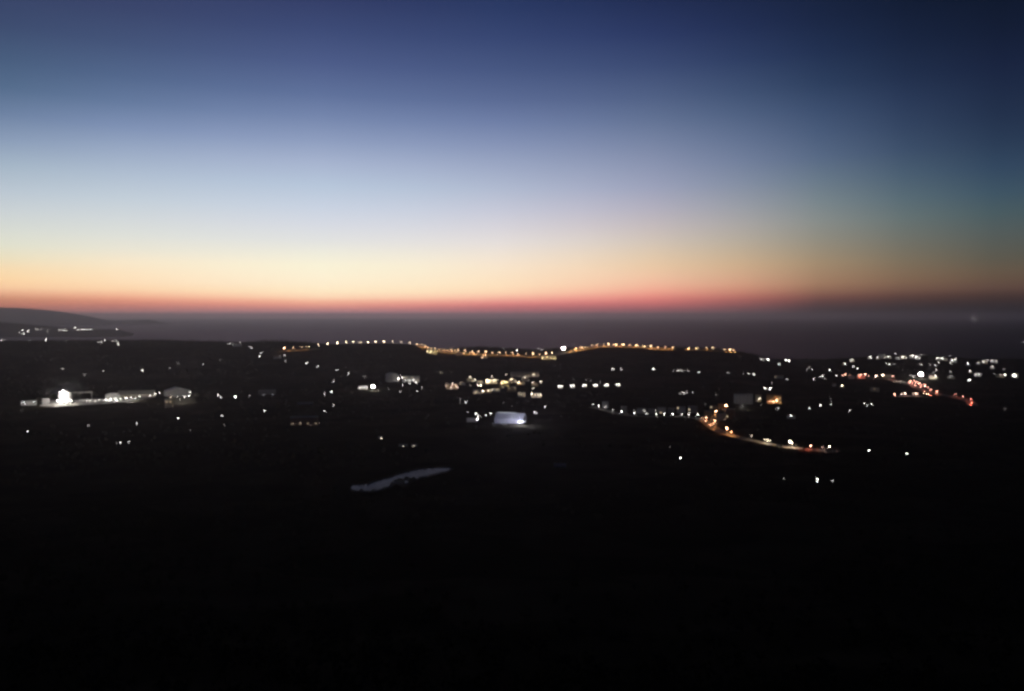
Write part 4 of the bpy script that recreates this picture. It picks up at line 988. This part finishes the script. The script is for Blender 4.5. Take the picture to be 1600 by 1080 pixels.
tree_set([(1128,650,9),(1147,662,10),(1192,629,9),(1226,631,10),(1094,651,7),(1275,704,8),(1309,708,8)], '{} tree from the left near the orange lit valley houses', 'trees in the valley', 6)
tree_set([(728,600,7),(757,605,8),(781,606,8),(806,604,7),(826,603,7),(846,606,6)], '{} tree from the left among the lit village houses', 'trees in the village', 5)
tree_set([(618,757,9),(623,757,11),(628,757,10),(634,756,13),(640,757,11),(645,752,8),(613,760,8),(630,761,9),(565,770,7),(583,769.5,6),(600,767,7),(690,741,5)], '{} dark bush from the left along the near bank of the pond', 'bushes at the pond')

b = MB()
for (x0, y0), (x1, y1) in zip(POND, POND[1:] + POND[:1]):
    for k in range(int(np.hypot(x1-x0, y1-y0) * 1.6) + 1):
        t_ = random.random(); x = x0 + (x1-x0)*t_ + random.gauss(0, 1.6); y = y0 + (y1-y0)*t_ + random.gauss(0, 2.2); hh = random.uniform(.5, 2.6) * (1.5 if random.random() < .2 else .8)
        for m_ in range(3):
            dx, dy = random.gauss(0, .5), random.gauss(0, .5)
            b.add([(x - .22 + dx, y + dy, POND_Z - .3), (x + .22 + dx, y + .1 + dy, POND_Z - .3), (x + dx*1.5, y + dy*1.4, POND_Z + hh)], [(0, 1, 2)])
tag(b.build('reeds', LEAVES[0]), 'dark reeds and scrub fringing the pond', 'reeds', kind='stuff')
# ---------------------------------------------------- scattered woodland, one mass
def woodland():
    t = (1 + 5 ** 0.5) / 2
    iv = np.array([(-1,t,0),(1,t,0),(-1,-t,0),(1,-t,0),(0,-1,t),(0,1,t),(0,-1,-t),(0,1,-t),(t,0,-1),(t,0,1),(-t,0,-1),(-t,0,1)]) / math.sqrt(1+t*t)
    jf = np.array([(0,11,5),(0,5,1),(0,1,7),(0,7,10),(0,10,11),(1,5,9),(5,11,4),(11,10,2),(10,7,6),(7,1,8),(3,9,4),(3,4,2),(3,2,6),(3,6,8),(3,8,9),(4,9,5),(2,4,11),(6,2,10),(8,6,7),(9,8,1)])
    V, Fc = [], []; o = 0
    n = 16000
    y = np.concatenate([rng.uniform(120, 1200, 5000), np.sqrt(rng.uniform(1000**2, 4250**2, n))])
    x = rng.uniform(-0.72, 0.72, len(y)) * (y + 60)
    clump = np.sin(x/130 + 2*np.sin(y/210)) * np.cos(y/170 + np.sin(x/240)) + rng.normal(0, .35, len(y))
    okk = clump > -0.15
    x, y = x[okk], y[okk]; z = T(x, y)
    LP = np.array(LAMPS)
    for a, b_, c in zip(x, y, z):
        hgt = rng.uniform(3.0, 7.5)
        if c < 2: continue
        u, v = project((a, b_, c)); u2, v2 = project((a, b_, c + hgt))
        if v2 < 0 or u < -15 or u > 1615: i0 = None
        else:
            i0 = min(max(int(u // CELL) + 5, 0), 419)
            j0, j1 = int(v2 // CELL), int(v // CELL)
            wd = max(1, int(hgt * .4 * F / b_ / CELL) + 1)
            blk = MASK[max(0, j0):min(290, j1 + 1), max(0, i0 - wd):i0 + wd + 1]
            if blk.size and blk.max() > 0: continue
        if -40 < pond_fast(a, b_) < 12: continue
        if b_ < 1100:
            m_ = 46
            ce = rng.normal(0, 1, (m_, 3)); ce /= np.linalg.norm(ce, axis=1)[:, None]; ce *= rng.uniform(.25, 1, (m_, 1)) * np.array((.42, .42, .36)) * hgt
            ce += np.array((a, b_, c + hgt * .5)) + rng.normal(0, .09 * hgt, (m_, 3))
            tri = (ce[:, None, :] + rng.normal(0, .085 * hgt, (m_, 3, 3))).reshape(-1, 3)
            V.append(tri); Fc.append(np.arange(m_ * 3).reshape(-1, 3) + o); o += m_ * 3
        else:
          for k in range(3):
            r = hgt * rng.uniform(.22, .36)
            cc = np.array((a + rng.normal(0, hgt*.16), b_ + rng.normal(0, hgt*.16), c + hgt * (0.42 + 0.13 * k)))
            V.append(iv * r * rng.uniform(.72, 1.28, (12, 1)) * np.array((1, 1, .85)) + cc); Fc.append(jf + o); o += 12
        w = hgt * .03
        V.append(np.array([(a-w,b_-w,c-1),(a+w,b_-w,c-1),(a,b_+w,c-1),(a,b_,c+hgt*.6)])); Fc.append(np.array([(0,1,3),(1,2,3),(2,0,3)]) + o); o += 4
    V = np.concatenate(V).astype(np.float32); Fc = np.concatenate(Fc).astype(np.int32)
    me = bpy.data.meshes.new('woodland')
    me.vertices.add(len(V)); me.vertices.foreach_set('co', V.ravel())
    me.loops.add(Fc.size); me.loops.foreach_set('vertex_index', Fc.ravel())
    me.polygons.add(len(Fc)); me.polygons.foreach_set('loop_start', np.arange(0, Fc.size, 3, dtype=np.int32))
    me.materials.append(LEAVES[0]); me.update(calc_edges=True)
    tag(link('woodland', me), 'dark scattered trees and scrub over the plain and slopes', 'woodland', kind='stuff')
def pond_fast(x, y):
    if x < box0[0] or x > box1[0] or y < box0[1] or y > box1[1]: return 99
    return -1 if pond_dist(x, y) < 6 else 99
woodland()

# ---------------------------------------------------- steam drifting in the floodlights
def steam(u, v, wpx, hpx, dens, label, seed):
    p = spot(u, 627.0); s_ = p[1] / F
    zc = H + p[1] * row_slope(v)
    o = link('steam', ico_mesh('steam', None, 1.0, 1.0, 3)); o.data.materials.clear()
    o.location = (p[0], p[1] + 8, zc); o.scale = (wpx * s_ / 2, 16.0, hpx * s_ / 2)
    m = bpy.data.materials.new('steam_air'); m.use_nodes = True; t = m.node_tree; t.nodes.clear()
    tx = N(t, 'ShaderNodeTexCoord'); ln = N(t, 'ShaderNodeVectorMath', operation='LENGTH'); t.links.new(tx.outputs['Object'], ln.inputs[0])
    nz = N(t, 'ShaderNodeTexNoise', noise_dimensions='4D'); nz.inputs['Scale'].default_value = 2.2; nz.inputs['Detail'].default_value = 4; nz.inputs['W'].default_value = seed
    t.links.new(tx.outputs['Object'], nz.inputs['Vector'])
    fall = M(t, 'MAXIMUM', M(t, 'SUBTRACT', 1.0, ln.outputs['Value']), 0.0)
    nn = M(t, 'MAXIMUM', M(t, 'MULTIPLY', M(t, 'SUBTRACT', nz.outputs[0], 0.35), 3.0), 0.0)
    de = M(t, 'MULTIPLY', M(t, 'MULTIPLY', M(t, 'POWER', fall, 1.6), nn), dens)
    pv_ = N(t, 'ShaderNodeVolumePrincipled'); pv_.inputs['Color'].default_value = (0.95, 0.95, 0.95, 1); t.links.new(de, pv_.inputs['Density'])
    oo = N(t, 'ShaderNodeOutputMaterial'); t.links.new(pv_.outputs[0], oo.inputs['Volume'])
    o.data.materials.append(m)
    tag(o, label, 'steam', kind='stuff')
steam(99, 612, 84, 56, 0.05, 'white steam glowing around the floodlit hall', 1.0)

# ---------------------------------------------------- air
b = MB(); b.box(-75000, 75000, -1500, 90000, -30, 450)
hz = b.build('haze', None) if False else link('haze', bpy.data.meshes.new('haze'))
hz.data.from_pydata(b.v, [], b.f)
hm = bpy.data.materials.new('haze_air'); hm.use_nodes = True
t = hm.node_tree; t.nodes.clear()
pv = N(t, 'ShaderNodeVolumePrincipled'); pv.inputs['Color'].default_value = (0.92, 0.83, 0.88, 1); pv.inputs['Density'].default_value = HAZE; pv.inputs['Anisotropy'].default_value = 0.78
ho = N(t, 'ShaderNodeOutputMaterial'); t.links.new(pv.outputs[0], ho.inputs['Volume'])
hz.data.materials.append(hm)
tag(hz, 'thin evening haze over land and sea', 'haze', kind='stuff')
